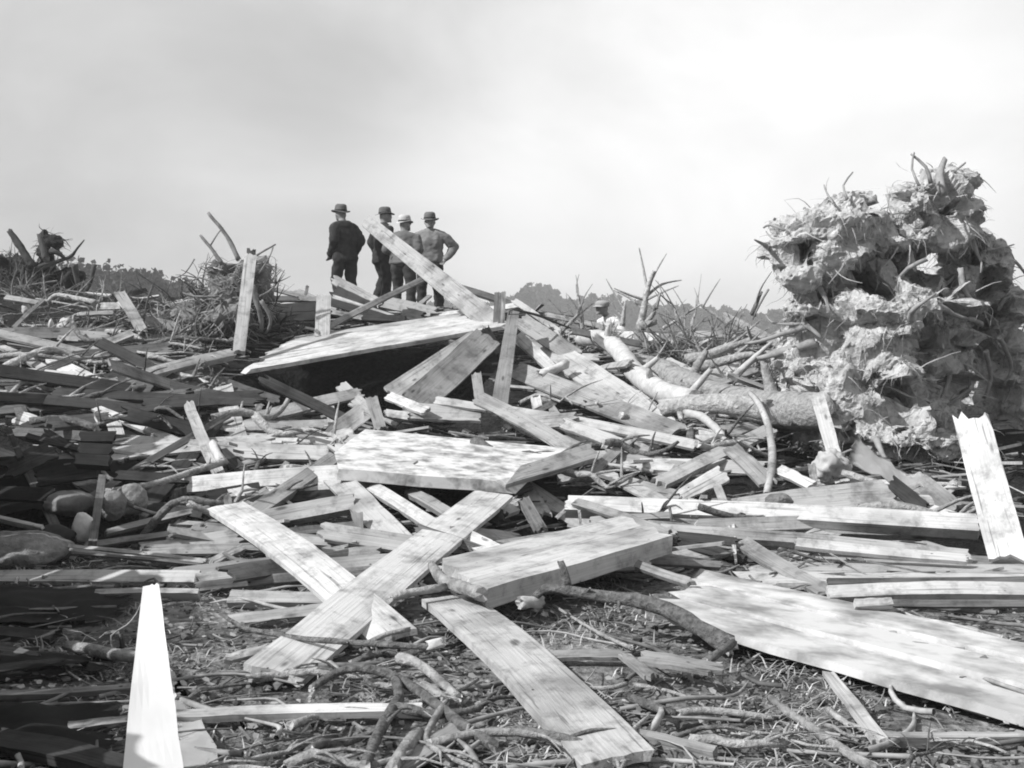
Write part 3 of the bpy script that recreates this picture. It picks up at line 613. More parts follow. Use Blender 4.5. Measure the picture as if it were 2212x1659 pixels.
bd(11, 1130, 760, 1330, 920, 70, 'm', 'short slanted board among grass stems', d=5.6, d2=5.3, t=0.85, th=.02, jag=.5)
bd(10, 0, 780, 320, 700, 60, 'p', 'pale bent scrap left of the longest crossing plank foot', d=5.75, d2=5.9, t=.4, jag=.4)
bd(11, 840, 60, 1330, 30, 60, 'm', 'slivered board below the thick timber', d=7.2, d2=7.4, t=.4, jag=.6)
bd(11, 1150, 10, 1640, 180, 60, 'm', 'sliver pointing at the whitewashed sheet', d=7.4, d2=7.0, t=.45, jag=.5)
bd(13, 220, 1010, 880, 1050, 50, 'm', 'warped slat behind the peeling log', d=7.7, d2=7.8, t=.45, jag=.4)
bd(13, 560, 880, 1060, 1010, 70, 'd', 'dark warped plank in the slot under the pale planks', d=8.3, d2=8.0, t=.3, jag=.3)
bd(13, 540, 820, 1000, 870, 70, 'd', 'blackened plank in the slot right of the timber', d=8.35, d2=8.2, t=.2, jag=.3)

# box, stones, plaster, cloth, iron
def lump(name, u, v, d, rx, ry, rz, m, label, cat, seed=1, amp=.18, parent=None, sub=4, group=None):
    c = at(u, v, d); bm = bmesh.new(); bmesh.ops.create_icosphere(bm, subdivisions=sub, radius=1)
    for p in bm.verts:
        k = 1 + amp * noise.fractal(p.co * 1.3 + Vector((seed, 0, 0)), 1, 2, 3) + .05 * noise.fractal(p.co * 6 + Vector((seed, 0, 9)), 1, 2, 4)
        p.co = Vector((p.co.x * rx * k, p.co.y * ry * k, p.co.z * rz * k))
    for f in bm.faces: f.smooth = True
    o = bm_obj(name, bm, m); o.location = c
    return tag(o, label, cat, group)
lump('boulder', 284, 1080, 9.3, .125, .13, .125, STONE, 'round pale boulder beside the narrow grey stake', 'stone', 3, .1)
lump('boulder', 243, 1092, 9.0, .10, .1, .11, STONE, 'half-shaded boulder between narrow stake and round pale boulder', 'stone', 5, .13)
lump('boulder', 150, 1087, 9.1, .19, .14, .09, STONED, 'flat mottled dark boulder left of the narrow grey stake', 'stone', 8, .13)
lump('boulder', 180, 1140, 8.6, .08, .07, .11, PLASTER, 'white upright stone at the foot of the narrow grey stake', 'stone', 9, .13)
lump('boulder', 110, 1160, 8.5, .16, .13, .09, TAR_SHADE, 'black rounded stone beside the mossy slab', 'stone', 10, .13)
lump('boulder', 30, 1190, 8.2, .38, .3, .13, STONE, 'broad mossy slab of stone at the far left', 'stone', 12, .13)
lump('plaster_chunk', 143, 702, 16.9, .12, .1, .11, PLASTER, 'white rounded plaster chunk behind the sharply pointed board', 'plaster', 2, .35)
lump('plaster_chunk', 110, 702, 16.9, .035, .04, .08, PLASTER, 'narrow white plaster piece beside the rounded chunk', 'plaster', 4, .3)
lump('plaster_chunk', 57, 668, 18.4, .07, .05, .09, PLASTER, 'pale chunk glinting under the dark stump', 'plaster', 6, .3)
lump('plaster_chunk', 1795, 1005, 10.3, .13, .12, .13, PLASTER, 'white jagged lump at the foot of the propped white board', 'plaster', 15, .55)
lump('stone', 1682, 1083, 9.3, .105, .07, .06, STONE, 'grey flat-topped stone on the broad wedge-shaped plank', 'stone', 20, .15)
def box(name, cs, depth, m, label, cat):
    A, B, C, D = cs; n = (B - A).cross(D - A).normalized()
    if n.y > 0: n = -n
    bm = bmesh.new(); a = [bm.verts.new(p) for p in cs]; b = [bm.verts.new(p - n * depth) for p in cs]
    bm.faces.new(a); bm.faces.new(b[::-1])
    for i in range(4): bm.faces.new((a[i], b[i], b[(i + 1) % 4], a[(i + 1) % 4]))
    bmesh.ops.bevel(bm, geom=bm.edges[:], offset=.008, segments=1, affect='EDGES')
    o = bm_obj(name, bm, m, origin=A); return tag(o, label, cat)
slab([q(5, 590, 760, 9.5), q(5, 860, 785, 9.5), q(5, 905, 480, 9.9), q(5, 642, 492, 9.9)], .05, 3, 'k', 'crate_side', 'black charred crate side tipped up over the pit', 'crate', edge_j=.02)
# iron strap on the tall front post
bm = bmesh.new(); pts = [q(3, 205, 650, 14.5), q(3, 215, 545, 14.5), q(3, 300, 552, 14.55), q(3, 450, 590, 14.7), q(3, 570, 640, 14.9), q(3, 700, 690, 15.1)]
tube(bm, pts, [.012, .014, .014, .018, .015, .008], 6, 0); tag(bm_obj('iron_strap', bm, [IRON, IRON], origin=pts[0]), 'thin bent iron strap arching off the tall front post', 'strap')
# bent lath
bm = bmesh.new(); pts = [q(8, x, y, d) for x, y, d in ((45, 500, 11.6), (110, 580, 11.3), (175, 720, 11.0), (205, 850, 10.7), (220, 1000, 10.4), (205, 1150, 10.1), (175, 1295, 9.9))]
tube(bm, pts, [.026, .03, .033, .036, .036, .034, .03], 6, .05); tag(bm_obj('bent_lath', bm, [T['w'], T['w']], origin=pts[0]), 'bent white lath arching before the fallen trunk', 'lath')
# wires left of the white cloth
for pp, rr, lab in (([(1165, 260), (1080, 440), (1000, 530), (880, 612), (905, 740), (975, 870), (1045, 985)], .004, 'thin looping wire hanging from the long level plank'),
                    ([(955, 600), (968, 690), (930, 800), (870, 900), (800, 960)], .014, 'dark leather strap dangling over the short log')):
    bm = bmesh.new(); pts = [q(9, x, y, 5.9) for x, y in pp]; tube(bm, pts, [rr] * len(pts), 5, .1)
    tag(bm_obj('wire' if rr < .01 else 'strap', bm, [T['p'] if rr < .01 else LEATH] * 2, origin=pts[0]), lab, 'wire' if rr < .01 else 'strap')

# ------------------------------------------------------------------ trunks, logs and branches
log(8, [(720, 640), (430, 640), (60, 600), (-320, 500), (-680, 330), (-1000, 270)], 330, BARKP, 'thick fallen trunk running back from the big root plate', ds=[11.7, 12.0, 12.9, 14.3, 16.0, 17.2], w2=190, name='fallen_trunk', cat='tree trunk', seg=18, rough=.08)
log(3, [(790, 770), (900, 765), (1010, 810), (1110, 900), (1180, 1010), (1290, 1100), (1430, 1195), (1700, 1275)], 120, BARE, 'bare white curved trunk lying above the broad pale plank', ds=[16.6, 16.3, 16.0, 15.4, 14.9, 14.4, 13.8, 13.2], w2=190, name='bare_trunk', cat='tree trunk', seg=16, rough=.1)
log(7, [(1425, 320), (1700, 285), (2000, 290), (2250, 330)], 150, BARKP, 'stout log with a round cut end in front of the thick fallen trunk', ds=[12.3, 12.1, 11.9, 11.7], w2=180, seg=16, rough=.1)
log(3, [(450, 1055), (560, 1020), (660, 975)], 75, BARE, 'short pale log wedged between boards right of the front post', ds=[13.6, 13.7, 13.8])
log(7, [(1620, 360), (1720, 380), (1840, 470), (1930, 580)], 70, BARE, 'curved pale branch drooping under the stout log', ds=[11.9, 11.7, 11.4, 11.1], name='branch', cat='branch')
log(11, [(390, 345), (500, 235), (700, 260), (950, 300), (1200, 330), (1450, 400), (1700, 540), (1960, 690)], 55, BARK, 'long crooked log from the thick timber to the whitewashed sheet', ds=[6.55, 6.5, 6.45, 6.4, 6.3, 6.15, 5.95, 5.75], w2=150, seg=14,
    forks=[([(660, 230), (650, 120), (620, 30)], 90, 50, [6.48, 6.5, 6.55])])
log(11, [(300, 350), (380, 350), (450, 345)], 90, BARE, 'knobby pale log end under the thick timber', ds=[6.45, 6.5, 6.55], rough=.35)
log(11, [(1980, 670), (1880, 740), (1760, 820)], 70, BARK, 'short broken stub at the low end of the crooked log', ds=[5.7, 5.6, 5.5])
log(10, [(660, 1030), (820, 920), (1020, 865), (1230, 900), (1430, 1000), (1680, 1180), (1880, 1340), (2100, 1480)], 60, BARK, 'bent grey branch arching over the grass before the crossing planks', ds=[5.3, 5.35, 5.35, 5.3, 5.2, 5.0, 4.8, 4.6], w2=95, name='branch', cat='branch', seg=12,
    forks=[([(1330, 960), (1350, 1100), (1265, 1240), (1160, 1440), (1085, 1640)], 90, 95, [5.25, 5.15, 5.0, 4.75, 4.5]), ([(1080, 950), (1130, 1000), (1190, 1010)], 40, 30, [5.3, 5.28, 5.26])])
log(10, [(1360, 790), (1500, 830), (1650, 950), (1820, 1100)], 90, BARKP, 'straight limb beside the bent grey branch', ds=[5.55, 5.45, 5.3, 5.15], w2=70)
log(10, [(-60, 440), (100, 540), (260, 580), (500, 625), (850, 655), (1200, 680), (1560, 700), (1640, 690)], 34, BARK, 'thin dark branch lying over the longest crossing plank', ds=[6.0, 5.95, 5.9, 5.85, 5.75, 5.65, 5.6, 5.6], w2=60, name='branch', cat='branch', rough=.2)
log(10, [(1580, 690), (1700, 660)], 75, BARE, 'broken white end of the thin dark branch', ds=[5.55, 5.55], rough=.3)
log(10, [(1490, 1395), (1400, 1510), (1290, 1670)], 115, BARKP, 'short pale log at the bottom beside the slanting grey board', ds=[4.65, 4.5, 4.3], w2=120)
log(10, [(1610, 60), (1700, 170), (1820, 220), (2000, 280)], 75, BARKP, 'pale birch-like log chunk resting against the thick timber', ds=[7.0, 6.75, 6.6, 6.35], w2=125, rough=.2)
log(10, [(1290, 310), (1450, 270), (1720, 225)], 70, BARKP, 'thin limb poking left from the birch-like log chunk', ds=[6.5, 6.55, 6.65], w2=60)
log(10, [(1060, 690), (1250, 600), (1430, 560)], 40, BARKP, 'thin pale stick under the dark branch', ds=[5.8, 5.85, 5.9], name='branch', cat='branch')
log(11, [(690, 1050), (850, 1030), (1020, 1025), (1140, 990)], 45, BARKP, 'pale crooked stick on the grass right of the clean plank', h=.03, name='branch', cat='branch', w2=35)
log(11, [(1160, 1100), (1320, 1160), (1530, 1240)], 75, BARK, 'stubby limb on the grass beyond the split board', h=.04, name='branch', cat='branch')
log(11, [(1540, 1230), (1750, 1205), (2050, 1230), (2300, 1270)], 70, BARKP, 'gnarled limb running right through the grass', h=.04, name='branch', cat='branch', w2=50, rough=.25)
log(11, [(1200, 1000), (1400, 1030), (1600, 1090), (1760, 1170)], 35, BARKP, 'thin stick lying above the gnarled limb', h=.03, name='branch', cat='branch', w2=20)
log(11, [(560, 370), (800, 520), (1000, 630), (1180, 710)], 22, BARKP, 'thin straight stick under the crooked log', h=.04, name='branch', cat='branch', w2=34)
log(12, [(170, 1190), (300, 1290), (450, 1390), (620, 1510), (880, 1670)], 50, BARKP, 'straight pale log before the whitewashed sheet at the lower right', h=.05, w2=72)
log(9, [(520, 690), (700, 715), (900, 760), (1150, 790)], 80, BARKP, 'short smooth log lying left of the white cloth', ds=[6.0, 5.95, 5.9, 5.9], w2=100)
log(9, [(330, 800), (600, 820), (900, 850)], 30, BARK, 'thin stick under the short smooth log', h=.03, name='branch', cat='branch')
log(9, [(490, 860), (600, 940), (710, 1000)], 20, BARKP, 'tiny pale twig in the shade below the smooth log', h=.03, name='branch', cat='branch')
log(9, [(165, 1230), (300, 1175), (450, 1140)], 20, BARKP, 'tiny twig left of the short board in the shade', h=.03, name='branch', cat='branch')
log(9, [(140, 1560), (165, 1620), (170, 1720)], 50, BARKP, 'blurred pale stick end at the lower left corner', ds=[4.5, 4.4, 4.3], name='branch', cat='branch')
log(5, [(840, 970), (1050, 945), (1280, 900), (1520, 820), (1790, 735)], 42, BARKP, 'long pale branch rising right above the round boulder', ds=[9.6, 9.7, 9.9, 10.2, 10.5], w2=62, name='branch', cat='branch')
log(5, [(890, 960), (950, 1040), (1090, 1110), (1300, 1170)], 30, BARKD, 'thin dark root curling around the round boulder', ds=[9.05, 9.05, 9.0, 9.0], name='branch', cat='branch')
log(5, [(1760, 740), (1700, 640), (1690, 600)], 70, BARE, 'white splintered branch end at the top of the dark sloping board', ds=[10.5, 10.7, 10.8], name='branch', cat='branch')
log(5, [(250, 420), (400, 400), (600, 420), (760, 480)], 60, BARK, 'bent mottled log over the shaded left rail', ds=[12.0, 11.9, 11.8, 11.7], rough=.2)
log(5, [(780, 440), (752, 390), (755, 340), (800, 335)], 14, BARE, 'thin white hooped twig above the black crate side', ds=[11.9, 12.0, 12.0, 12.0], name='branch', cat='branch')
log(15, [(600, 280), (650, 220), (720, 195), (900, 225), (1190, 285)], 45, BARKP, 'crooked pale branch below the dark stump', ds=[18.0, 18.0, 18.0, 17.9, 17.7], w2=65, name='branch', cat='branch')
log(15, [(1100, 640), (1350, 560), (1600, 460), (1820, 390)], 26, BARKP, 'slender stick rising to the small root tangle', ds=[16.4, 16.6, 16.9, 17.1], name='branch', cat='branch')
log(15, [(1030, 1130), (1110, 1030), (1200, 1080)], 28, BARKP, 'small kinked twig above the wide ragged board', ds=[14.6, 14.7, 14.6], name='branch', cat='branch')
log(13, [(1860, 330), (2000, 370), (2150, 420)], 60, BARKP, 'pale limb under the white cloth', ds=[10.1, 10.0, 9.9], name='branch', cat='branch')

def felt(cs, label, seed, m=None, name='shade_sheet', cat='roofing felt', amp=.05):  # crumpled sheet; by default the black one added for shade
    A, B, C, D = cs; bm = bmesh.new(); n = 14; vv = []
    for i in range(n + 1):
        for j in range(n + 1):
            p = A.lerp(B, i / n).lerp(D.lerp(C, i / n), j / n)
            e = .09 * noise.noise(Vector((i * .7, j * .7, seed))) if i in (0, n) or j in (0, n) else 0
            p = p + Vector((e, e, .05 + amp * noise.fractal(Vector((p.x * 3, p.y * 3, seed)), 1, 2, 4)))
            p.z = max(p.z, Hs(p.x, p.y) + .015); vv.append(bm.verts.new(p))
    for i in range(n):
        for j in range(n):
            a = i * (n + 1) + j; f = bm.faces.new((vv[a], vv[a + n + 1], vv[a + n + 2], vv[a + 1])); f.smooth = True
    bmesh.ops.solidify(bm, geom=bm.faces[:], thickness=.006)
    return tag(bm_obj(name, bm, m or TAR_SHADE, origin=A), label, cat)
felt([hit(1832, 1038, .16), hit(2078, 1072, .12), hit(2020, 1035, .2), hit(1852, 985, .34)], 'white crumpled cloth trailing at the foot of the root plate', 21, CLOTH, 'cloth', 'cloth', .16)
felt([hit(-150, 1660, .0), hit(225, 1650, .0), hit(262, 1545, .0), hit(-100, 1530, .0)], 'crumpled black sheet added for shade on the grass below the thin board', 3)  # black sheets added here and below; their colour stands in for shade
felt([hit(-120, 1478, .0), hit(215, 1466, .0), hit(270, 1432, .0), hit(-80, 1425, .0)], 'torn black sheet added for shade between the thin board and smooth log', 6)
felt([hit(-120, 1375, .0), hit(250, 1350, .0), hit(300, 1290, .0), hit(-80, 1280, .0)], 'black sheet added to deepen the shade under the long level plank', 9)
felt([hit(-80, 1130, .02), hit(330, 1110, .02), hit(350, 1010, .02), hit(-60, 1000, .02)], 'black sheet added for the shade of the pit around the boulders', 12)
bd(9, -60, 1400, 1000, 1640, 150, 'd', 'broad dark plank at the bottom left on the black sheet', h=.08, t=.8, th=.04, jag=.2)
bd(9, -60, 880, 460, 830, 90, 'd', 'board toned dark for the shade beside the smooth log', h=.05, t=.7, th=.04, jag=.3)  # from here on, boards added in dark tones that carry the left shade
bd(9, -40, 560, 420, 600, 80, 'd', 'board toned dark for the shade under the long level plank', h=.05, t=.6, th=.04, jag=.3)
bd(5, 300, 870, 760, 800, 130, 'k', 'wide board toned black for the shade under the black crate side', d=9.9, d2=10.1, t=.3, jag=.2)  # black tone stands in for the shade of the pit
bd(5, -40, 980, 420, 1000, 110, 'k', 'board toned black for the shade deep in the pit', d=9.6, d2=9.5, t=.4, jag=.3)
bd(5, 930, 840, 1500, 870, 70, 'd', 'board toned dark for shade behind the long pale branch', d=10.3, d2=10.3, t=.4, jag=.3)
bd(5, 1100, 1080, 1600, 1150, 80, 'd', 'board toned dark for shade behind the slim rising board', d=9.5, d2=9.5, t=.4, jag=.3)

def drape():  # added cloth; its white stands in for the washed-out patch of light
    n, k = 26, 12; bm = bmesh.new(); vv = []
    for i in range(n + 1):
        t = i / n
        Lp = hit(330 - 20 * t, 1420 + 290 * t, .10)
        Rg = hit(350 + 150 * t ** .8, 1425 + 290 * t, .015)
        for j in range(k + 1):
            s = j / k; p = Lp.lerp(Rg, s)
            zg = Hs(p.x, p.y) + .02; p.z = zg + max(0, (Lp.z - zg)) * (1 - s) ** 1.7
            p.z += .035 * noise.fractal(Vector((p.x * 5, p.y * 3, 1.3)), 1, 2, 4) * (.3 + s); p.x += .015 * noise.noise(Vector((t * 8, s * 3, 2)))
            p.z = max(p.z, zg); vv.append(bm.verts.new(p))
    for i in range(n):
        for j in range(k):
            a = i * (k + 1) + j; f = bm.faces.new((vv[a], vv[a + 1], vv[a + k + 2], vv[a + k + 1])); f.smooth = True
    bmesh.ops.solidify(bm, geom=bm.faces[:], thickness=.01)
    tag(bm_obj('cloth', bm, CLOTH, origin=hit(330, 1640, 0)), 'crumpled white cloth standing in for the washed-out patch on the grass by the white picket', 'cloth')
bd(0, 326, 1264, 330, 1720, 34, WPLAIN, 'white split picket standing in for the washed-out strip at the edge of the white cloth', d=4.58, d2=4.12, w2=140, t=.0, th=.03, jag=.12, cat='picket', maxw=.4)  # added; plain white carries the washed-out bright strip
drape()

# ------------------------------------------------------------------ fused-lump meshes (people, root plates)
def remesh(bm, voxel, smooth=2):
    me = bpy.data.meshes.new('tmp'); bm.to_mesh(me); bm.free()
    o = bpy.data.objects.new('tmp', me); COL.objects.link(o)
    md = o.modifiers.new('r', 'REMESH'); md.mode = 'VOXEL'; md.voxel_size = voxel
    if smooth: s = o.modifiers.new('s', 'SMOOTH'); s.iterations = smooth; s.factor = .5
    dg = bpy.context.evaluated_depsgraph_get(); dg.update()
    out = bpy.data.meshes.new_from_object(o.evaluated_get(dg)); out.materials.clear()
    bpy.data.objects.remove(o); bpy.data.meshes.remove(me); return out
def ball(bm, c, r, sub=2):
    m = Matrix.Translation(c) @ Matrix.Diagonal((r[0], r[1], r[2], 1))
    bmesh.ops.create_icosphere(bm, subdivisions=sub, radius=1, matrix=m)
def chain(bm, pts, n=5):
    """pts: (co, (rx,ry,rz)) swept with overlapping ellipsoids"""
    for (a, ra), (b, rb) in zip(pts, pts[1:]):
        a, b = Vector(a), Vector(b)
        for i in range(n + 1):
            t = i / n; ball(bm, a.lerp(b, t), [p + (s - p) * t for p, s in zip(ra, rb)])
def hand(bm, wrist, dirn, side, curl=.5):
    d = Vector(dirn).normalized(); s = d.cross(Vector((0, 1, .1))).normalized() * side
    palm = Vector(wrist) + d * .05
    chain(bm, [(wrist, (.028,) * 3), (palm, (.036, .022, .036))], 3)
    nrm = d.cross(s)
    for i, (o, l) in enumerate(((-.027, .065), (-.009, .075), (.009, .07), (.027, .055))):
        b = palm + d * .035 + s * o; k = b + d * l * .55 + nrm * l * .25 * curl; e = k + d * l * .35 + nrm * l * .5 * curl
        chain(bm, [(b, (.0095,) * 3), (k, (.009,) * 3), (e, (.008,) * 3)], 3)
    b = palm - s * .03; chain(bm, [(b, (.012,) * 3), (b - s * .025 + d * .03, (.011,) * 3), (b - s * .02 + d * .06, (.009,) * 3)], 3)
def hat(parent, c, tilt, crown, brim, mat_, cap=False):
    bm = bmesh.new(); prof = [(brim, .0), (brim * .99, .008), (crown * 1.05, .004), (crown, .03), (crown * .96, .085), (crown * .86, .118), (crown * .6, .135), (crown * .3, .132), (.001, .122)]
    if cap: prof = [(crown * 1.12, -.005), (crown * 1.14, .02), (crown * 1.2, .05), (crown * 1.0, .085), (crown * .5, .1), (.001, .1)]
    seg = 20; rings = []
    for r_, z in prof:
        rings.append([bm.verts.new((r_ * math.cos(2 * math.pi * s / seg) * .93, r_ * 1.08 * math.sin(2 * math.pi * s / seg), z + (.018 * math.cos(4 * math.pi * s / seg) if r_ > crown * 1.3 else 0))) for s in range(seg)])
    for a, b in zip(rings, rings[1:]):
        for s in range(seg):
            f = bm.faces.new((a[s], a[(s + 1) % seg], b[(s + 1) % seg], b[s])); f.smooth = True
    o = bm_obj('hat', bm, mat_, parent); o.location = c; o.rotation_euler = tilt
    if not cap:
        bm = bmesh.new(); ra = []
        for r_, z in ((crown * 1.04, .012), (crown * 1.035, .04)):
            ra.append([bm.verts.new((r_ * math.cos(2 * math.pi * s / seg) * .93, r_ * 1.08 * math.sin(2 * math.pi * s / seg), z)) for s in range(seg)])
        for s in range(seg): bm.faces.new((ra[0][s], ra[0][(s + 1) % seg], ra[1][(s + 1) % seg], ra[1][s]))
        b = bm_obj('ribbon', bm, BANDM, o)
    else:
        bm = bmesh.new(); a = [bm.verts.new((crown * .9 * math.cos(t), -crown * 1.0 * abs(math.sin(t)) - .02, .01)) for t in [math.pi * i / 8 for i in range(9)]]
        b = [bm.verts.new((crown * .95 * math.cos(t), -crown * 1.0 * abs(math.sin(t)) - .02 - .07 * math.sin(t), -.015)) for t in [math.pi * i / 8 for i in range(9)]]
        for i in range(8): bm.faces.new((a[i], a[i + 1], b[i + 1], b[i]))
        bm_obj('peak', bm, mat_, o)
    return o
def person(u, dist, zfoot, height, yaw, label, coat, trous, hatm, arms, lean=0, cap=False, hatfar=.142, coat_len=.72, head_off=(0, 0), head_yaw=0, stance=.11, wide=1.0, hair=None, collar=None):
    """front faces -Y locally; z up from the soles; built 1.75 m tall, scaled to height"""
    S = height / 1.75
    x = (u - W / 2) / FPX * dist
    root = empty('person', (x, dist, zfoot), yaw); root.scale = (S * 1.24, S * 1.16, S)
    hx, hy = head_off; ly = lambda z: -lean * max(0, z - .9)
    sh = 1.42; hips = .93
    head = Vector((hx, ly(1.6) + hy, 1.6)); nk = Vector((hx * .5, ly(1.47) + hy * .4, 1.47))
    # body: one continuous skin mesh
    bm = bmesh.new()
    Rz = Matrix.Rotation(head_yaw, 3, 'Z')
    ball(bm, head, (.074, .09, .115), 3); ball(bm, head + Rz @ Vector((0, -.05, -.055)), (.052, .045, .055))
    ball(bm, head + Rz @ Vector((0, -.098, -.012)), (.013, .02, .026)); ball(bm, head + Rz @ Vector((0, -.085, .025)), (.05, .015, .012))
    ball(bm, head + Rz @ Vector((0, -.09, -.055)), (.026, .012, .01)); ball(bm, head + Rz @ Vector((0, -.088, -.09)), (.028, .02, .018))
    for s in (-1, 1):
        ball(bm, head + Rz @ Vector((s * .076, .0, -.01)), (.01, .02, .032)); ball(bm, head + Rz @ Vector((s * .03, -.088, .008)), (.014, .01, .009))
    chain(bm, [(head + Vector((0, .02, -.06)), (.055, .055, .05)), (nk, (.055, .055, .05)), ((0, ly(1.35), 1.35), (.12, .08, .06)), ((0, ly(1.1), 1.1), (.13, .085, .08)), ((0, 0, .95), (.13, .09, .08))])
    for s, a in zip((-1, 1), arms):
        shd = Vector((s * .17 * wide, ly(sh), sh - .03)); el, wr = Vector(a[0]), Vector(a[1])
        chain(bm, [((0, ly(1.38), 1.38), (.06,) * 3), (shd, (.05,) * 3), (el, (.038,) * 3), (wr, (.027,) * 3)])
        hand(bm, wr, wr - el, s, .6)
        kn = Vector((s * stance * .95, -.02 - (.07 if s > 0 else 0), .49)); an = Vector((s * stance, .02, .09))
        chain(bm, [((s * .08, 0, .92), (.075,) * 3), (kn, (.05,) * 3), (an, (.035,) * 3), ((s * stance, -.12, .04), (.035, .04, .03))])
    me = remesh(bm, .011, 2); link('body', me, SKIN, root, smooth=True)
    # trousers
    bm = bmesh.new()
    for s in (-1, 1):
        kn = (s * stance * .95, -.025 - (.07 if s > 0 else 0), .49); an = (s * stance, .03, .08)
        chain(bm, [((s * .06, 0, hips + .05), (.11 * wide, .105, .09)), ((s * .088, 0, .80), (.098, .1, .08)), (kn, (.075, .08, .07)), (an, (.066, .082, .05))], 8)
    me = remesh(bm, .018, 2)
    for v_, nn in zip(me.vertices, [w_.normal.copy() for w_ in me.vertices]): v_.co += nn * (.008 + .016 * noise.noise(v_.co * 11))
    link('trousers', me, trous, root, smooth=True)
    for s in (-1, 1):
        bm = bmesh.new(); chain(bm, [((s * stance, .05, .045), (.042, .05, .045)), ((s * stance * 1.05, -.05, .04), (.045, .06, .036)), ((s * stance * 1.1, -.14, .032), (.04, .05, .03))], 4)
        link('shoe', remesh(bm, .014, 1), LEATH, root, smooth=True)
    # coat
    bm = bmesh.new()
    chain(bm, [((0, ly(1.46), 1.455), (.085, .075, .03)), ((0, ly(1.40), 1.40), (.165 * wide, .095, .06)), ((0, ly(1.25), 1.25), (.185 * wide, .125, .08)), ((0, ly(1.06), 1.06), (.165 * wide, .115, .08)), ((0, 0, .92), (.178 * wide, .125, .07)), ((0, .005, coat_len + .05), (.185 * wide, .13, .04))], 6)
    for s, a in zip((-1, 1), arms):
        el, wr = Vector(a[0]), Vector(a[1]); shd = Vector((s * .175 * wide, ly(sh), sh - .04))
        chain(bm, [((s * .1, ly(sh), sh - .015), (.06, .07, .05)), (shd + Vector((-s * .01, 0, -.02)), (.062, .07, .062)), (el, (.058,) * 3), (wr, (.046,) * 3)], 8)
    me = remesh(bm, .016, 2)
    for v_, nn in zip(me.vertices, [w_.normal.copy() for w_ in me.vertices]):
        k = .014 + .026 * noise.noise(Vector((v_.co.x * 9, v_.co.y * 9, v_.co.z * 5))) + .009 * noise.noise(v_.co * 22); v_.co += nn * k
    link('coat', me, coat, root, smooth=True)
    if collar:
        bm = bmesh.new(); chain(bm, [(nk + Vector((0, .03, -.035)), (.07, .06, .022)), (nk + Vector((0, -.03, -.045)), (.065, .05, .022))], 3)
        link('collar', remesh(bm, .012, 1), collar, root, smooth=True)
    if hair:
        bm = bmesh.new(); ball(bm, head + Rz @ Vector((0, .03, .02)), (.083, .078, .10), 3); link('hair', remesh(bm, .014, 1), hair, root, smooth=True)
    hat(root, head + Vector((0, 0, .045)), (R_.uniform(-.08, .08), 0, head_yaw), .092, hatfar, hatm, cap)
    return tag(root, label, 'person', 'people standing in the wreckage')
ZF = lambda v, d: at(1106, v, d).z
A_DOWN = [((-.235, .03, 1.13), (-.22, -.06, .87)), ((.235, .03, 1.13), (.22, -.06, .87))]
A_FRONT = [((-.24, .02, 1.14), (-.12, -.18, 1.0)), ((.24, .02, 1.14), (.12, -.18, 1.0))]
A_PKT = [((-.215, .05, 1.13), (-.2, -.09, .9)), ((.215, .05, 1.13), (.19, -.11, .9))]
PI = math.pi
person(748, 22.0, ZF(662, 22.0), 1.79, PI + .75, 'man in dark suit and grey hat standing apart, back turned, at the left of four', SUIT, TROU, FELT, A_PKT, lean=.07, coat_len=.76, head_off=(0, -.07), head_yaw=-.1, wide=1.0, collar=SHIRTW)
person(827, 22.6, ZF(657, 22.6), 1.74, PI - .9, 'man in dark coat and hat looking right behind the leaning board', SUIT, TROU, FELT, A_DOWN, lean=.02, head_off=(0, -.04), head_yaw=-.35, coat_len=.72)
person(872, 21.6, ZF(677, 21.6), 1.69, PI - .25, 'man in grey jacket and pale hat, back turned, between two hatted men', GREYC, TROU, FELTP, A_FRONT, lean=.05, coat_len=.86, head_off=(0, -.04), head_yaw=-.5, wide=1.15, hatfar=.125, stance=.12)
person(930, 22.3, ZF(674, 22.3), 1.76, -.15, 'man facing forward in pale work jacket and brimmed hat, hand on hip', JACK, TROU, FELT, [((-.27, .02, 1.15), (-.16, -.14, .98)), ((.36, .06, 1.16), (.24, -.03, .95))], coat_len=.88, head_off=(0, -.02), wide=1.1, collar=BANDM, stance=.13)
person(1334, 21.2, ZF(764, 21.2) - .75, 1.66, -.9, 'person in pale cap and shirt bending low among dead saplings', SHIRTW, TROU, FELTP, [((-.3, -.12, 1.05), (-.28, -.3, .9)), ((.3, -.1, 1.08), (.34, -.28, .95))], lean=.35, cap=True, head_off=(0, -.08), head_yaw=-.2, coat_len=.85)

# ------------------------------------------------------------------ root plates
def displaced_lumps(lumps, voxel, amps, seed, cav=(), org=None):
    bm = bmesh.new()
    for c, r in lumps: ball(bm, c, r, 3)
    me = remesh(bm, voxel, 1)
    off = Vector((seed, seed * .7, 0))
    NO = [v_.normal.copy() for v_ in me.vertices]
    for v_, nn in zip(me.vertices, NO):
        p = v_.co; k = 0
        for f, a in amps: k += a * (noise.noise(p * f + off) + .0)
        k -= .34 * max(0, min(1, (noise.noise(p * 1.9 + off * 3) - .12) * 4)) + .15 * max(0, min(1, (noise.noise(Vector((p.x * 2.5, p.y * 4, p.z * 6)) + off * 5) - .12) * 5))
        c_ = 0
        if cav and nn.y < .45:
            g = p + org; uu = W / 2 + g.x / g.y * FPX; vv = HORIZ - (g.z - EYE) / g.y * FPX
            uu += 9 * noise.noise(g * 6); vv += 9 * noise.noise(g * 6 + Vector((5, 0, 0)))
            for cu, cv, ru, rv, dp in cav:
                e = 1 - ((uu - cu) / ru) ** 2 - ((vv - cv) / rv) ** 2
                if e > 0: c_ = max(c_, dp * min(1, e * 2.2))
        v_.co = p + nn * k + Vector((0, c_, 0))
    me.update(); return me
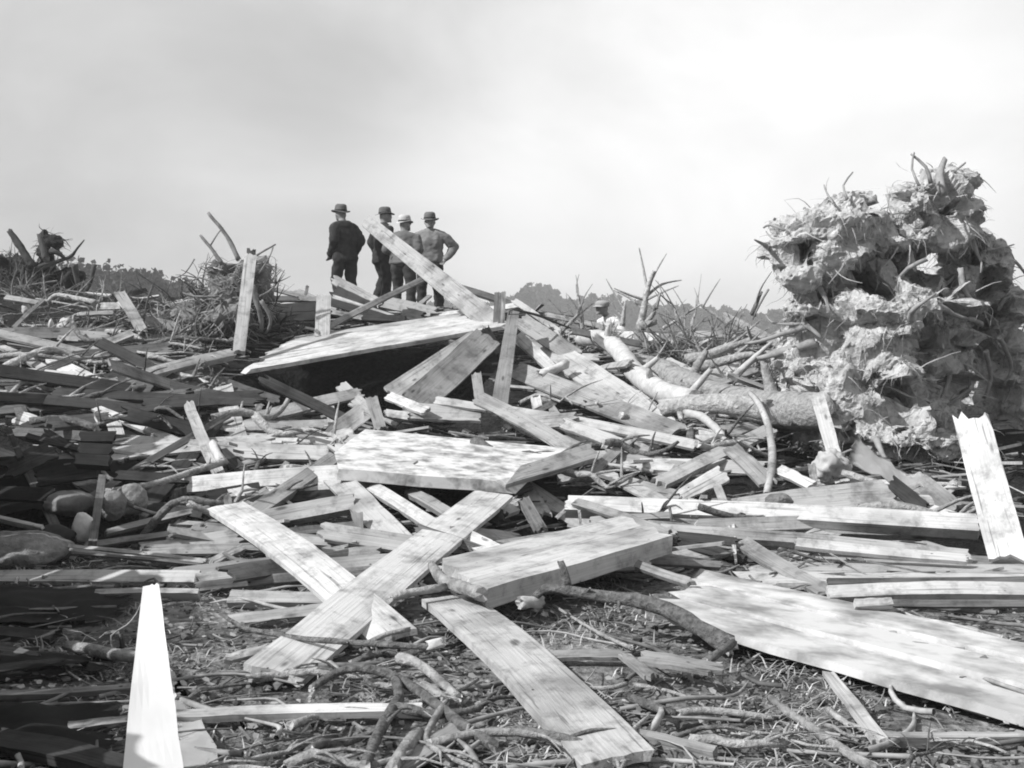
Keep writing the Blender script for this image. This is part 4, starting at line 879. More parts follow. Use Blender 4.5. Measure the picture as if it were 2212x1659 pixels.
def fibres(bm, me, n, lmin, lmax, r0, rng, droop=.6, face=None, seg=3):
    P = me.polygons
    for _ in range(n):
        f = P[rng.randrange(len(P))]; p = f.center.copy(); nr = f.normal.copy()
        if face and not face(p, nr): continue
        l = rng.uniform(lmin, lmax); d = (nr + Vector((rng.uniform(-1, 1), rng.uniform(-1, 1), rng.uniform(-1, .8))) * .7).normalized()
        pts = [p - nr * .03]; a = d; cu = Vector((rng.uniform(-.5, .5), rng.uniform(-.5, .5), rng.uniform(-.5, .3)))
        for i in range(5):
            a = (a + cu * .6 + Vector((rng.uniform(-.35, .35), rng.uniform(-.35, .35), rng.uniform(-.25, .25) - droop * .22))).normalized(); pts.append(pts[-1] + a * l / 5)
        rr = r0 * rng.uniform(.4, 1.3)
        vs_ = []
        for i, q_ in enumerate(pts):
            w = rr * (1 - i / 6.5)
            vs_.append([bm.verts.new(q_ + Vector((w * math.cos(t), w * math.sin(t) * .7, w * math.sin(t)))) for t in (0, 2.1, 4.2)])
        for i in range(5):
            for s in range(3): bm.faces.new((vs_[i][s], vs_[i][(s + 1) % 3], vs_[i + 1][(s + 1) % 3], vs_[i + 1][s]))
def big_root_plate():
    d0 = 12.4; rng = random.Random(5)
    px = lambda n_: n_ / FPX * d0
    L_ = []
    for (u, v, ru, rv, dd, rd) in ((1770, 520, 118, 88, -.1, .5), (1830, 478, 78, 66, -.05, .45), (1705, 520, 50, 52, -.1, .3), (1730, 575, 62, 42, -.15, .35), (1870, 470, 36, 60, 0, .4),
                                   (2020, 470, 92, 90, .1, .55), (1985, 430, 54, 66, .1, .4), (2040, 420, 52, 60, .15, .4), (2085, 520, 58, 90, .3, .5), (1950, 520, 60, 30, -.1, .35), (1935, 590, 90, 50, .55, .4),
                                   (1990, 650, 130, 95, -.1, .65), (1880, 700, 115, 75, -.3, .6), (2080, 640, 72, 120, .4, .5), (1800, 720, 62, 40, -.2, .35), (1860, 830, 130, 110, -.2, .7), (2000, 800, 150, 150, .05, .8),
                                   (2120, 790, 80, 160, .55, .6), (1790, 900, 70, 90, -.15, .55), (1940, 940, 190, 80, -.25, .75), (2100, 940, 110, 110, .5, .6), (1960, 890, 110, 100, -.35, .5), (2175, 850, 55, 150, .8, .5), (1800, 625, 75, 40, .1, .4), (1770, 680, 75, 50, 0, .45), (1735, 780, 80, 52, .1, .5), (1745, 850, 85, 75, .1, .55), (1710, 725, 40, 26, .15, .3), (2215, 760, 60, 150, .9, .5), (2215, 930, 70, 130, .7, .5), (1880, 600, 60, 40, .35, .4), (2120, 590, 45, 90, .2, .4), (2150, 700, 60, 95, .1, .45), (2190, 800, 50, 120, 0, .45), (2205, 920, 60, 110, -.2, .5)):
        dd += max(0, u - 1990) / FPX * d0 * 1.5
        c = at(u, v, d0 + dd); L_.append((c, (px(ru), rd, px(rv))))
    root = empty('root_plate', at(1950, 1000, d0))
    CAV = [(2056, 446, 34, 36, .5), (1884, 446, 26, 22, .4), (1985, 577, 52, 40, .6), (1933, 553, 26, 20, .45), (1850, 603, 56, 22, .6), (1797, 645, 26, 22, .4), (2113, 547, 28, 26, .5), (2056, 635, 24, 40, .45), (2135, 615, 30, 40, .5), (2095, 705, 58, 44, .6), (2165, 690, 44, 44, .5),
           (2018, 800, 40, 80, .55), (2100, 800, 66, 90, .6), (1950, 850, 46, 30, .5), (2075, 885, 60, 50, .6), (2158, 880, 56, 70, .6), (1707, 828, 36, 12, .4), (2170, 770, 44, 50, .5), (1950, 930, 18, 20, .3), (1840, 930, 14, 22, .3), (1905, 800, 14, 14, .25), (2010, 700, 10, 24, .3), (1760, 560, 16, 10, .25), (1700, 550, 12, 16, .2)]
    me = displaced_lumps([(c - root.location, r) for c, r in L_], .034, ((1.3, .13), (2.9, .09), (6.5, .05), (14, .035), (28, .024)), 3.3, CAV, root.location)
    link('soil_mass', me, SOIL, root, smooth=False)
    front = lambda p, n_: n_.y < .5
    bm = bmesh.new(); fibres(bm, me, 8000, .05, .2, .0045, rng, 1.7, front); o = bm_obj('fine_roots', bm, ROOT, root); o['kind'] = 'stuff'
    bm = bmesh.new(); fibres(bm, me, 900, .15, .5, .008, rng, .8); o = bm_obj('hanging_roots', bm, ROOT, root); o['kind'] = 'stuff'
    # clods
    P = me.polygons; tb = bmesh.new(); bmesh.ops.create_icosphere(tb, subdivisions=1, radius=1)
    tv = [v_.co.copy() for v_ in tb.verts]; tf = [[v_.index for v_ in f.verts] for f in tb.faces]; tb.free(); vs_, fs = [], []
    for _ in range(3200):
        f = P[rng.randrange(len(P))]; r = rng.uniform(.008, .032)
        m = Matrix.Translation(f.center + f.normal * r * .2) @ Matrix.Rotation(rng.uniform(0, 6), 4, Vector((rng.random(), rng.random(), 1)).normalized()) @ Matrix.Diagonal((r, r * rng.uniform(.4, 1), r * rng.uniform(.3, .9), 1))
        b = len(vs_); vs_ += [m @ (c * rng.uniform(.7, 1.2)) for c in tv]; fs += [[b + i for i in f_] for f_ in tf]
    cm = bpy.data.meshes.new('soil_clods'); cm.from_pydata(vs_, [], fs); cm.update()
    o = link('soil_clods', cm, SOIL, root); o['kind'] = 'stuff'
    # torn roots that stand out
    for pts, r in (([(2035, 420), (2030, 380), (2040, 345)], .05), ([(1985, 400), (1970, 365), (1975, 330)], .014), ([(2010, 395), (2000, 360), (1968, 333)], .02), ([(2050, 400), (2062, 372), (2085, 352)], .016), ([(2070, 420), (2095, 385), (2110, 372)], .016),
                   ([(1830, 430), (1822, 400), (1842, 372)], .014), ([(1800, 440), (1785, 415), (1780, 400)], .012), ([(1700, 500), (1665, 485), (1650, 492)], .016), ([(1700, 520), (1668, 515), (1655, 500)], .012), ([(1700, 530), (1665, 535), (1650, 525)], .012),
                   ([(2130, 540), (2165, 535), (2190, 528)], .014), ([(2140, 570), (2165, 578), (2185, 540)], .01), ([(1760, 700), (1700, 718), (1640, 738), (1610, 742)], .035), ([(1770, 690), (1720, 700), (1670, 698), (1655, 680)], .02), ([(1760, 740), (1690, 760), (1640, 775)], .05),
                   ([(1790, 600), (1800, 640), (1790, 690)], .012), ([(1870, 640), (1890, 680), (1895, 720)], .028), ([(2130, 760), (2140, 820), (2125, 860)], .03), ([(2060, 760), (2050, 820), (2030, 870)], .03), ([(2080, 770), (2095, 830), (2070, 860)], .02),
                   ([(2120, 700), (2090, 690), (2040, 705)], .03), ([(2000, 560), (1960, 580), (1935, 610)], .025), ([(2160, 730), (2185, 790), (2170, 830)], .03), ([(1930, 860), (1980, 900), (2040, 930)], .02), ([(1660, 625), (1640, 660), (1626, 690)], .012)):
        P3 = [at(u, v, d0 - .5 + .1 * i + (0 if u > 1790 else .3) + max(0, u - 1990) / FPX * d0 * 1.5) - root.location for i, (u, v) in enumerate(pts)]
        bm = bmesh.new(); tube(bm, P3, [r * (1 - .22 * i) for i in range(len(P3))], 7, .3, seed=u); bm_obj('root', bm, [ROOT, T['p']], root)
    P = me.polygons
    for i in range(46):
        f = P[rng.randrange(len(P))]
        while f.normal.y > .1: f = P[rng.randrange(len(P))]
        p0 = f.center - f.normal * .15; dv = (f.normal + Vector((rng.uniform(-.8, .8), rng.uniform(-.5, .2), rng.uniform(-.8, .5)))).normalized(); pts = [p0]
        for j in range(4):
            dv = (dv + Vector((rng.uniform(-.5, .5), rng.uniform(-.4, .4), rng.uniform(-.6, .25)))).normalized(); pts.append(pts[-1] + dv * rng.uniform(.09, .2))
        r = rng.uniform(.016, .055); bm = bmesh.new(); tube(bm, pts, [r, r * .9, r * .7, r * .5, r * .2], 7, .3, seed=i); bm_obj('root', bm, [ROOT, T['p']], root)
    tag(root, 'huge upturned root plate of a fallen tree, soil clinging to torn roots', 'root plate')
big_root_plate()
def tangle(name, label, u0, v0, d0, lumps, sticks, m, rm, nf, seed, voxel=.05):
    rng = random.Random(seed); root = empty(name, at(u0, v0, d0)); px = d0 / FPX
    if lumps:
        me = displaced_lumps([(at(u, v, d0 + dd) - root.location, (ru * px, rd, rv * px)) for u, v, ru, rv, dd, rd in lumps], voxel, ((2, .12), (5, .09), (11, .05)), seed)
        link('soil_mass', me, m, root)
        bm = bmesh.new(); fibres(bm, me, nf, .08, .34, .010, rng, .5); o = bm_obj('fine_roots', bm, rm, root); o['kind'] = 'stuff'
    for pts, r in sticks:
        P3 = [at(u, v, d0 - .35 + .05 * i) - root.location for i, (u, v) in enumerate(pts)]
        bm = bmesh.new(); tube(bm, P3, [r * (1 - .2 * i) for i in range(len(P3))], 7, .25, seed=seed + pts[0][0]); bm_obj('root', bm, [rm, T['m']], root)
    return tag(root, label, 'stump')
tangle('root_tangle', 'small uprooted stump with a tangle of thin roots behind the white post', 500, 720, 17.2,
       [(505, 625, 62, 52, .2, .4), (470, 665, 60, 38, 0, .4), (545, 600, 40, 55, .3, .35), (572, 630, 20, 45, .3, .22), (430, 680, 60, 25, -.1, .35), (500, 690, 70, 28, -.2, .4), (480, 585, 30, 35, .2, .2)],
       [([(515, 560), (490, 510), (450, 460)], .035), ([(480, 570), (455, 535), (432, 508)], .03), ([(455, 530), (470, 505), (482, 492)], .012), ([(540, 560), (565, 545), (595, 528)], .018), ([(560, 590), (580, 560), (590, 535)], .014),
        ([(480, 620), (430, 600), (400, 622)], .016), ([(470, 640), (420, 640), (395, 632)], .016), ([(560, 640), (590, 620), (597, 570)], .014), ([(565, 650), (585, 690), (575, 720)], .03), ([(545, 620), (562, 680), (565, 715)], .045), ([(440, 680), (420, 700), (398, 735)], .03),
        ([(440, 680), (465, 700), (475, 715)], .028), ([(500, 650), (440, 690), (370, 760)], .05), ([(480, 690), (430, 720), (350, 790)], .03), ([(420, 560), (400, 590), (380, 600)], .01), ([(500, 600), (530, 640), (540, 700)], .02), ([(470, 720), (410, 735), (330, 742)], .02)],
       surf('stump soil', .05, .24, (1, 1, 1), 5, 10, 1, .05, 1), TWIG, 1000, 9)
tangle('dark_stump', 'dark uprooted stump with jagged roots against the sky at the far left', 80, 650, 22.5,
       [(115, 545, 30, 32, 0, .25), (60, 590, 70, 32, .1, .5), (20, 565, 40, 25, .2, .4), (125, 605, 60, 28, .1, .4), (60, 625, 90, 25, 0, .5), (100, 515, 12, 20, 0, .1)],
       [([(70, 575), (45, 535), (20, 498)], .085), ([(100, 560), (92, 530), (84, 508)], .07), ([(60, 585), (105, 570), (150, 555), (168, 535), (182, 518)], .05), ([(160, 570), (168, 610), (176, 635)], .06), ([(205, 570), (195, 610), (180, 640)], .045), ([(110, 540), (130, 550), (142, 560)], .05), ([(40, 600), (100, 577), (155, 552)], .04)],
       surf('black stump soil', .012, .05, (1, 1, 1), 5, 10, 1, .05, 1), BARKD, 700, 21)

# ------------------------------------------------------------------ dead saplings and brush on the right
def sapling(r, pts, ds, r0, label, nb, seed, m=BARKP):
    rng = random.Random(seed); P = [q(r, x, y, d) for (x, y), d in zip(pts, ds)]
    bm = bmesh.new(); n = len(P); tube(bm, P, [r0 * (1 - .7 * i / (n - 1)) for i in range(n)], 6, .15, seed=seed)
    for _ in range(nb):
        i = rng.randrange(n - 1); t = rng.random(); p = P[i].lerp(P[i + 1], t); ax = (P[i + 1] - P[i]).normalized()
        d = (ax * .5 + Vector((rng.uniform(-1, 1), rng.uniform(-.4, .4), rng.uniform(-.3, 1)))).normalized(); l = rng.uniform(.2, .7)
        q1 = p + d * l * .5; q2 = q1 + (d + Vector((rng.uniform(-.5, .5), 0, rng.uniform(-.4, .4)))).normalized() * l * .5
        tube(bm, [p, q1, q2], [r0 * .35, r0 * .25, r0 * .1], 4, 0, False)
    o = bm_obj('dead_sapling', bm, [m, T['p']], origin=P[0]); return tag(o, label, 'dead sapling', 'dead saplings before the distant woods')
sapling(3, [(1245, 690), (1275, 560), (1300, 400), (1335, 290), (1355, 235)], [19] * 5, .075, 'tallest pale dead sapling rising above the distant woods', 6, 1)
sapling(3, [(790, 710), (785, 600), (770, 500), (752, 440)], [19.5] * 4, .04, 'slim dead sapling left of the person in the pale cap', 5, 2)
sapling(3, [(1105, 670), (1120, 560), (1130, 480)], [20] * 3, .05, 'short dead sapling right behind the pale cap', 3, 3)
sapling(3, [(2160, 780), (2000, 700), (1850, 590), (1720, 500)], [18.5] * 4, .05, 'dead pole leaning left before the distant woods', 4, 4)
sapling(3, [(1430, 690), (1560, 610), (1680, 530), (1740, 500)], [19] * 4, .03, 'thin dead stem leaning right to meet the leaning pole', 6, 5)
sapling(3, [(1640, 770), (1560, 660), (1530, 560), (1500, 490)], [18.5] * 4, .04, 'crooked dead stem with a forked foot', 7, 6)
sapling(3, [(1640, 780), (1660, 640), (1690, 560)], [18.2] * 3, .03, 'short upright dead stem right of the crooked one', 5, 7)
sapling(3, [(620, 720), (700, 640), (770, 560)], [19] * 3, .04, 'thin dead stem rising from the iron strap end', 6, 8)
sapling(3, [(1720, 820), (1780, 790), (1830, 760)], [17] * 3, .04, 'stubby dead limb below the leaning pole', 1, 9)
sapling(3, [(2140, 580), (2170, 490), (2212, 400)], [18] * 3, .05, 'dark dead stem left of the big root plate', 1, 10, BARK)
sapling(3, [(1300, 880), (1255, 780), (1250, 680), (1370, 640)], [18] * 4, .13, 'broken pale stump at the foot of the tallest dead sapling', 2, 11)
sapling(3, [(1640, 940), (1850, 880), (2050, 800), (2250, 760)], [16.5, 16.4, 16.2, 16], .09, 'pale root limb reaching left from the big root plate', 6, 12)
sapling(3, [(1700, 1000), (1900, 950), (2100, 900), (2300, 880)], [16, 15.8, 15.6, 15.4], .08, 'lower pale root limb reaching left from the big root plate', 6, 13)
sapling(3, [(1950, 1110), (2060, 1010), (2200, 880), (2290, 800)], [15, 15.1, 15.2, 15.3], .06, 'straight pale pole crossing before the root limbs', 0, 14, BARE)
sapling(1, [(1210, 750), (1160, 900), (1120, 1180)], [17] * 3, .02, 'thin dead stalk left of the small root tangle', 3, 15, BARK)

def brush(u, v, d, w, h, n_, label, seed, m=TWIG):
    rng = random.Random(seed); c = at(u, v, d); c.z = min(c.z, Hs(c.x, c.y) + .05); px = d / FPX; bm = bmesh.new()
    for i in range(n_):
        b = c + Vector((rng.gauss(0, .22) * w * px, rng.gauss(0, .15), 0)); a = rng.gauss(0, .75); l = h * px * rng.uniform(.35, 1.15)
        d1 = Vector((math.sin(a), rng.uniform(-.4, .4), abs(math.cos(a)) * .9 + .1)).normalized(); pts = [b]
        for k in range(4):
            d1 = (d1 + Vector((rng.uniform(-.35, .35), rng.uniform(-.3, .3), rng.uniform(-.4, .15)))).normalized(); pts.append(pts[-1] + d1 * l / 4)
        r = rng.uniform(.006, .022); tube(bm, pts, [r, r * .85, r * .7, r * .45, r * .2], 5, .2, False, seed=i)
        for _ in range(3):
            k = rng.randrange(1, 4); e = (d1 + Vector((rng.uniform(-1, 1), rng.uniform(-.5, .5), rng.uniform(-.5, .8)))).normalized() * l * rng.uniform(.12, .3)
            tube(bm, [pts[k], pts[k] + e * .5, pts[k] + e + Vector((0, 0, rng.uniform(-.05, .05)))], [r * .45, r * .35, r * .15], 4, .1, False)
    o = bm_obj('brush_clump', bm, [m, m], origin=c); return tag(o, label, 'brush', 'brush clumps on the skyline')
for a_ in ((455, 690, 17.6, 150, 190, 60, 'dark bushy twigs on the small root tangle', BARKD), (545, 690, 17.9, 110, 150, 40, 'dark twigs bristling behind the white post', BARKD), (40, 640, 22.0, 200, 110, 50, 'dark bristling twigs on the dark stump', BARKD), (150, 720, 17.0, 260, 70, 40, 'low tangled brush behind the sharply pointed grey board', BARK), (380, 760, 16.2, 160, 80, 44, 'tangled brush spilling down from the small root tangle', BARK), (250, 690, 18.5, 120, 90, 46, 'dead brush clump below the dark wood at the left'), (360, 690, 18.2, 120, 80, 46, 'dead brush clump against the small root tangle'), (430, 720, 17.0, 110, 90, 40, 'brush clump spilling before the small root tangle'), (90, 660, 20.5, 160, 90, 50, 'brush clump under the dark stump'),
           (1230, 760, 17.5, 120, 80, 44, 'brush clump behind the bare curved trunk'), (1330, 770, 18.5, 130, 80, 44, 'brush clump around the person in the pale cap'), (1450, 780, 17.5, 120, 120, 46, 'brush clump at the foot of the tallest dead sapling'), (1560, 790, 17.0, 150, 130, 70, 'brush clump below the leaning dead pole'), (1640, 800, 16.0, 110, 90, 40, 'brush clump against the root limbs'),
           (645, 700, 18.0, 50, 40, 24, 'thin brush on the dark tarred boarding')):
    brush(*a_[:6], a_[6], int(a_[0]), a_[7] if len(a_) > 7 else TWIG)

# ------------------------------------------------------------------ distant woods
def woods(name, label, spec, seed, leaf):
    rng = random.Random(seed); vs_, fs = [], []
    for (u0, u1, vt, d, n_) in spec:
        for i in range(n_):
            u = u0 + (u1 - u0) * (i + rng.random()) / n_; dd = d * rng.uniform(.93, 1.1)
            top = EYE + (HORIZ - (vt + rng.uniform(-7, 10))) / FPX * dd; x = (u - W / 2) / FPX * dd; rx = top * rng.uniform(.22, .42)
            for k in range(520):
                a, c = rng.uniform(0, 6.283), rng.uniform(-1, 1); rr = rng.random() ** .4
                lump_ = 1 + .35 * noise.noise(Vector((math.cos(a) * 1.7, math.sin(a) * 1.7 + i, c * 2)))
                s = math.sqrt(1 - c * c)
                p = Vector((x + rx * rr * s * math.cos(a) * lump_, dd + rx * rr * s * math.sin(a), top * .53 + top * .47 * rr * c * lump_))
                w = leaf * rng.uniform(.5, 1.4) * d / 300; b = len(vs_)
                e1 = Vector((rng.uniform(-1, 1), rng.uniform(-1, 1), rng.uniform(-1, 1))).normalized() * w; e2 = e1.cross(Vector((rng.uniform(-1, 1), rng.uniform(-1, 1), rng.uniform(-1, 1)))).normalized() * w
                vs_ += [p + e1, p + e2, p - e1, p - e2]; fs.append((b, b + 1, b + 2, b + 3))
            b = len(vs_); tw = .2 * d / 300
            vs_ += [(x - tw, dd, 0), (x + tw, dd, 0), (x + tw * .5, dd, top * .6), (x - tw * .5, dd, top * .6)]; fs.append((b, b + 1, b + 2, b + 3))
    me = bpy.data.meshes.new(name); me.from_pydata(vs_, [], fs); me.update()
    return tag(link(name, me, LEAF), label, 'woods', kind='stuff')
woods('far_woods', 'hazy distant line of woods behind the dead saplings', [(930, 1060, 655, 380, 7), (1060, 1130, 640, 370, 4), (1120, 1200, 622, 360, 6), (1190, 1330, 642, 370, 8), (1330, 1420, 652, 380, 6), (1400, 1500, 660, 380, 6), (1480, 1600, 668, 400, 8), (1590, 1720, 678, 400, 7), (1720, 2300, 682, 420, 22), (560, 930, 668, 420, 12), (930, 1750, 676, 350, 60), (1700, 2300, 684, 380, 34), (560, 940, 676, 400, 24)], 3, .75)
woods('near_woods', 'dark wood behind the stump at the far left', [(-260, 60, 548, 120, 14), (60, 215, 566, 120, 8), (200, 290, 578, 125, 7), (290, 350, 590, 130, 6), (340, 420, 608, 135, 7), (-300, 430, 604, 112, 40), (60, 330, 585, 122, 16), (420, 560, 628, 150, 9)], 5, .62)

# ------------------------------------------------------------------ board wall added out of view on the left to shade the foreground
wall = empty('added_shade_wall', (-3.3, 7.2, 0))
wr = random.Random(3); yy = 3.3
while yy < 11.2:
    wdt = wr.uniform(.16, .24); x = -.4142 * yy - .42; hgt = .78 + (yy - 4.4) * .15 + wr.uniform(-.16, .16)
    A = Vector((x, yy, Hs(x, yy) - .1)); B = A + Vector((-.02, 0, hgt + .1))
    me = board_mesh((B - A).length, wdt, wdt * wr.uniform(.8, 1), .025, .4, 0, .02, int(yy * 97))
    mw = Matrix.Translation(-wall.location) @ frame(A, B - A, Vector((1, .41, 0)))
    link('plank', me, T['g'], wall, mw); yy += wdt * .93
tag(wall, 'low vertical board wall added out of view to shade the left foreground', 'wall')

# ------------------------------------------------------------------ loose filler boards: look-alikes by zone
LMS = [(n_, hit(u, v, .05)) for n_, u, v in (('the sharply pointed grey board', 120, 722), ('the white plaster chunk', 145, 705), ('the wide ragged pale board', 195, 828), ('the small root tangle', 470, 720), ('the white post', 515, 765),
    ('the black crate side', 205, 965), ('the narrow grey stake', 210, 1120), ('the round pale boulder', 284, 1080), ('the mossy stone slab', 40, 1195), ('the three laths', 290, 1200), ('the long pale rail', 420, 965), ('the upright grey-white board', 500, 900),
    ('the dark hollow', 760, 890), ('the white gusset scrap', 755, 910), ('the rising plank', 640, 1045), ('the peeling whitewashed slab', 960, 1045), ('the far edge of the peeling slab', 950, 915), ('the ragged bright plank', 800, 1110), ('the longest crossing plank', 900, 1210),
    ('the left crossing plank', 600, 1190), ('the layered pale plank', 600, 1245), ('the thick double timber', 1200, 1210), ('the tall front post', 1080, 880), ('the wide stained plank', 930, 860), ('the broad pale plank', 1300, 830), ('the bare curved trunk', 1380, 800), ('the stout cut log', 1530, 885),
    ('the thick fallen trunk', 1700, 900), ('the slim rising board', 1530, 985), ('the bent lath', 1660, 970), ('the propped white board', 1800, 980), ('the white cloth', 1950, 1020), ('the wedge-shaped plank', 1800, 1070), ('the longest plank', 1400, 1100), ('the far end of the longest plank', 2000, 1130),
    ('the tall leaning board', 2130, 1150), ('the flat pale boards', 1900, 1215), ('the pointed hanging stake', 1585, 1160), ('the white pointed wedge', 1510, 1045), ('the long narrow white board', 1250, 905), ('the small grey block', 1360, 970), ('the man in the dark suit', 745, 650), ('the man with hand on hip', 930, 672),
    ('the thin straight pole', 800, 690), ('the short square post', 690, 700), ('the iron strap', 1180, 690), ('the tallest dead sapling', 1385, 720), ('the broken pale stump', 1400, 745), ('the dark stump', 80, 655), ('the left edge of the long wall section', 560, 800))]
FILL = []
def zone(n_, ub, vb, label, group, tones, lw, hmax, seed, ang=.32):
    rng = random.Random(seed)
    for _ in range(n_):
        for _t in range(20):
            u, v = rng.uniform(*ub), rng.uniform(*vb); p = hit(u, v, .02)
            if p.y < 21.5 and not (-3.3 < p.x < -.2 and 12.8 < p.y < 16.8): break
        a = rng.gauss(0, ang * 1.7); l = rng.uniform(*lw) * 1.5; tn = rng.choice(tones); t_ = rng.uniform(.25, .75); wd = rng.uniform(.08, .2)
        d = Vector((math.cos(a), math.sin(a) * 1.6, 0)).normalized(); A = p - d * l / 2; B = p + d * l / 2
        A.z = Hs(A.x, A.y) + rng.uniform(.03, hmax) * rng.choice((.5, 1, 3)); B.z = Hs(B.x, B.y) + rng.uniform(.03, hmax) * rng.choice((.5, 1, 2))
        o = place_board(A, B, wd * FPX / p.y * .7, tn, t=t_, th=rng.uniform(.015, .045), jag=rng.uniform(.2, .8), maxw=.24)
        nm, lp = min(LMS, key=lambda L_: (L_[1] - p).length)
        rel = 'beside' if abs(p.x - lp.x) > abs(p.y - lp.y) else ('behind' if p.y > lp.y else 'before')
        ln = 'short' if l < .75 else 'mid-length' if l < 1.15 else 'long'
        word = {'w': 'white', 'p': 'pale', 'm': 'greyish', 'g': 'grey', 'd': 'dark'}[tn]
        lab = f"{ln} {'narrow' if wd < .13 else 'broad'} {word} {'steeply tipped' if t_ < .45 else 'flat-lying'} board {rel} {nm}"
        tag(o, lab, 'board', group); FILL.append((lab, o))
zone(27, (0, 480), (690, 900), 'loose grey board jumbled on the heap left of the white post', 'loose boards left of the white post', 'mggddp', (.5, 1.8), .22, 1)
zone(11, (20, 420), (900, 1180), 'x', 'loose boards round the pit', 'dddgg', (.4, 1.2), .12, 12)  # dark tones put the shade of the pit into these boards
zone(12, (330, 720), (900, 1100), 'loose board jumbled between the black crate side and whitewashed slab', 'loose boards by the black crate side', 'mgdpp', (.4, 1.4), .16, 2)
zone(14, (560, 1060), (630, 700), 'loose splintered board at the feet of the standing men', 'loose boards at the feet of the men', 'mgdgp', (.5, 1.5), .22, 3, .5)
zone(22, (1100, 1700), (760, 980), 'loose pale board jumbled between front post and root plate', 'loose boards before the fallen trunk', 'pmpwm', (.4, 1.5), .18, 4, .5)
zone(16, (1180, 2100), (980, 1210), 'loose pale slat among the long level planks at the right', 'loose slats among the long planks', 'ppmww', (.4, 1.6),   .05, 5, .25)
zone(14, (420, 1150), (1080, 1260), 'loose slat lying under the crossing planks', 'loose slats under the crossing planks', 'pmgmp', (.3, 1.1), .08, 6, .4)
zone(14, (1150, 1650), (690, 770), 'loose grey board far back on the heap below the woods', 'loose boards far back on the heap', 'mgp', (.5, 1.5), .15, 7, .4)

def limbs(n_, ub, vb, group, mats, lw, seed):
    rng = random.Random(seed)
    for _ in range(n_):
        u, v = rng.uniform(*ub), rng.uniform(*vb); p = hit(u, v, .08)
        a = rng.gauss(0, .6); l = rng.uniform(*lw); dv = Vector((math.cos(a), math.sin(a), 0)); pts = []; sx = Vector((-dv.y, dv.x, 0)); ph = rng.uniform(0, 6)
        for k in range(6):
            q_ = p + dv * l * (k / 5 - .5) + sx * .12 * l * math.sin(ph + k * 1.1); q_.z = Hs(q_.x, q_.y) + ((.06 + .16 * rng.random()) if p.y > 8 else .02 + .04 * rng.random()); pts.append(q_)
        r = rng.uniform(.018, .05) * (1 if p.y > 8 else .5); bm = bmesh.new(); tube(bm, pts, [r * (1 - .13 * k) for k in range(6)], 8, .25, seed=_)
        for k in range(4):
            j = rng.randrange(1, 5); e = (dv + Vector((rng.uniform(-1, 1), rng.uniform(-1, 1), rng.uniform(-.1, 1) if p.y > 8 else .05))).normalized() * rng.uniform(.12, .45) * (1 if p.y > 8 else .6)
            tube(bm, [pts[j], pts[j] + e * .5 + Vector((0, 0, .02)), pts[j] + e], [r * .4, r * .3, r * .12], 5, .2, True, seed=k)
        mi = rng.randrange(len(mats)); o = bm_obj('branch', bm, [mats[mi], T['p']], origin=pts[0])
        nm, lp = min(LMS, key=lambda L_: (L_[1] - p).length); rel = 'beside' if abs(p.x - lp.x) > abs(p.y - lp.y) else ('behind' if p.y > lp.y else 'before')
        lab = f"{'short' if l < .9 else 'long'} {'stout' if r > .034 else 'thin'} crooked {'pale' if mats[mi] is BARKP else 'dark'} branch {rel} {nm}"
        tag(o, lab, 'branch', group); FILL.append((lab, o))
limbs(24, (0, 470), (680, 900), 'broken branches on the left of the heap', [BARKP, BARK], (.6, 2.0), 31)
limbs(9, (250, 720), (880, 1120), 'broken branches before the dark hollow', [BARKP, BARK], (.5, 1.5), 32)
limbs(16, (1150, 1720), (760, 1000), 'broken branches before the fallen trunk', [BARKP, BARKP, BARK], (.6, 1.8), 33)
limbs(4, (1200, 2050), (1000, 1200), 'broken branches among the long planks', [BARKP, BARK], (.5, 1.3), 34)
LMS += [(n_, hit(u, v, .02)) for n_, u, v in (('the clean plank on the grass', 1150, 1480), ('the bent grey branch', 850, 1480), ('the crooked log', 1350, 1330), ('the straight pale log', 1780, 1590), ('the whitewashed board sheet', 1750, 1470), ('the bright level board', 650, 1540), ('the white picket', 330, 1500), ('the split board', 1400, 1590))]
limbs(5, (1560, 2150), (1560, 1650), 'sticks lying before the whitewashed sheet', [BARKP, BARK], (.3, .8), 37)
limbs(10, (760, 1420), (1400, 1650), 'sticks lying on the trampled ground', [BARKP, BARK], (.4, 1.3), 35)
limbs(6, (380, 900), (1330, 1650), 'sticks beside the bright level board', [BARKP, BARK], (.3, .8), 36)
cnt = {}
for lab, o in FILL: cnt.setdefault(lab, []).append(o)
for lab, os_ in cnt.items():
    for i, o in enumerate(os_[1:]): o['label'] = lab + ', ' + ['thinner than its twin', 'rougher than its twin', 'warped'][i % 3]

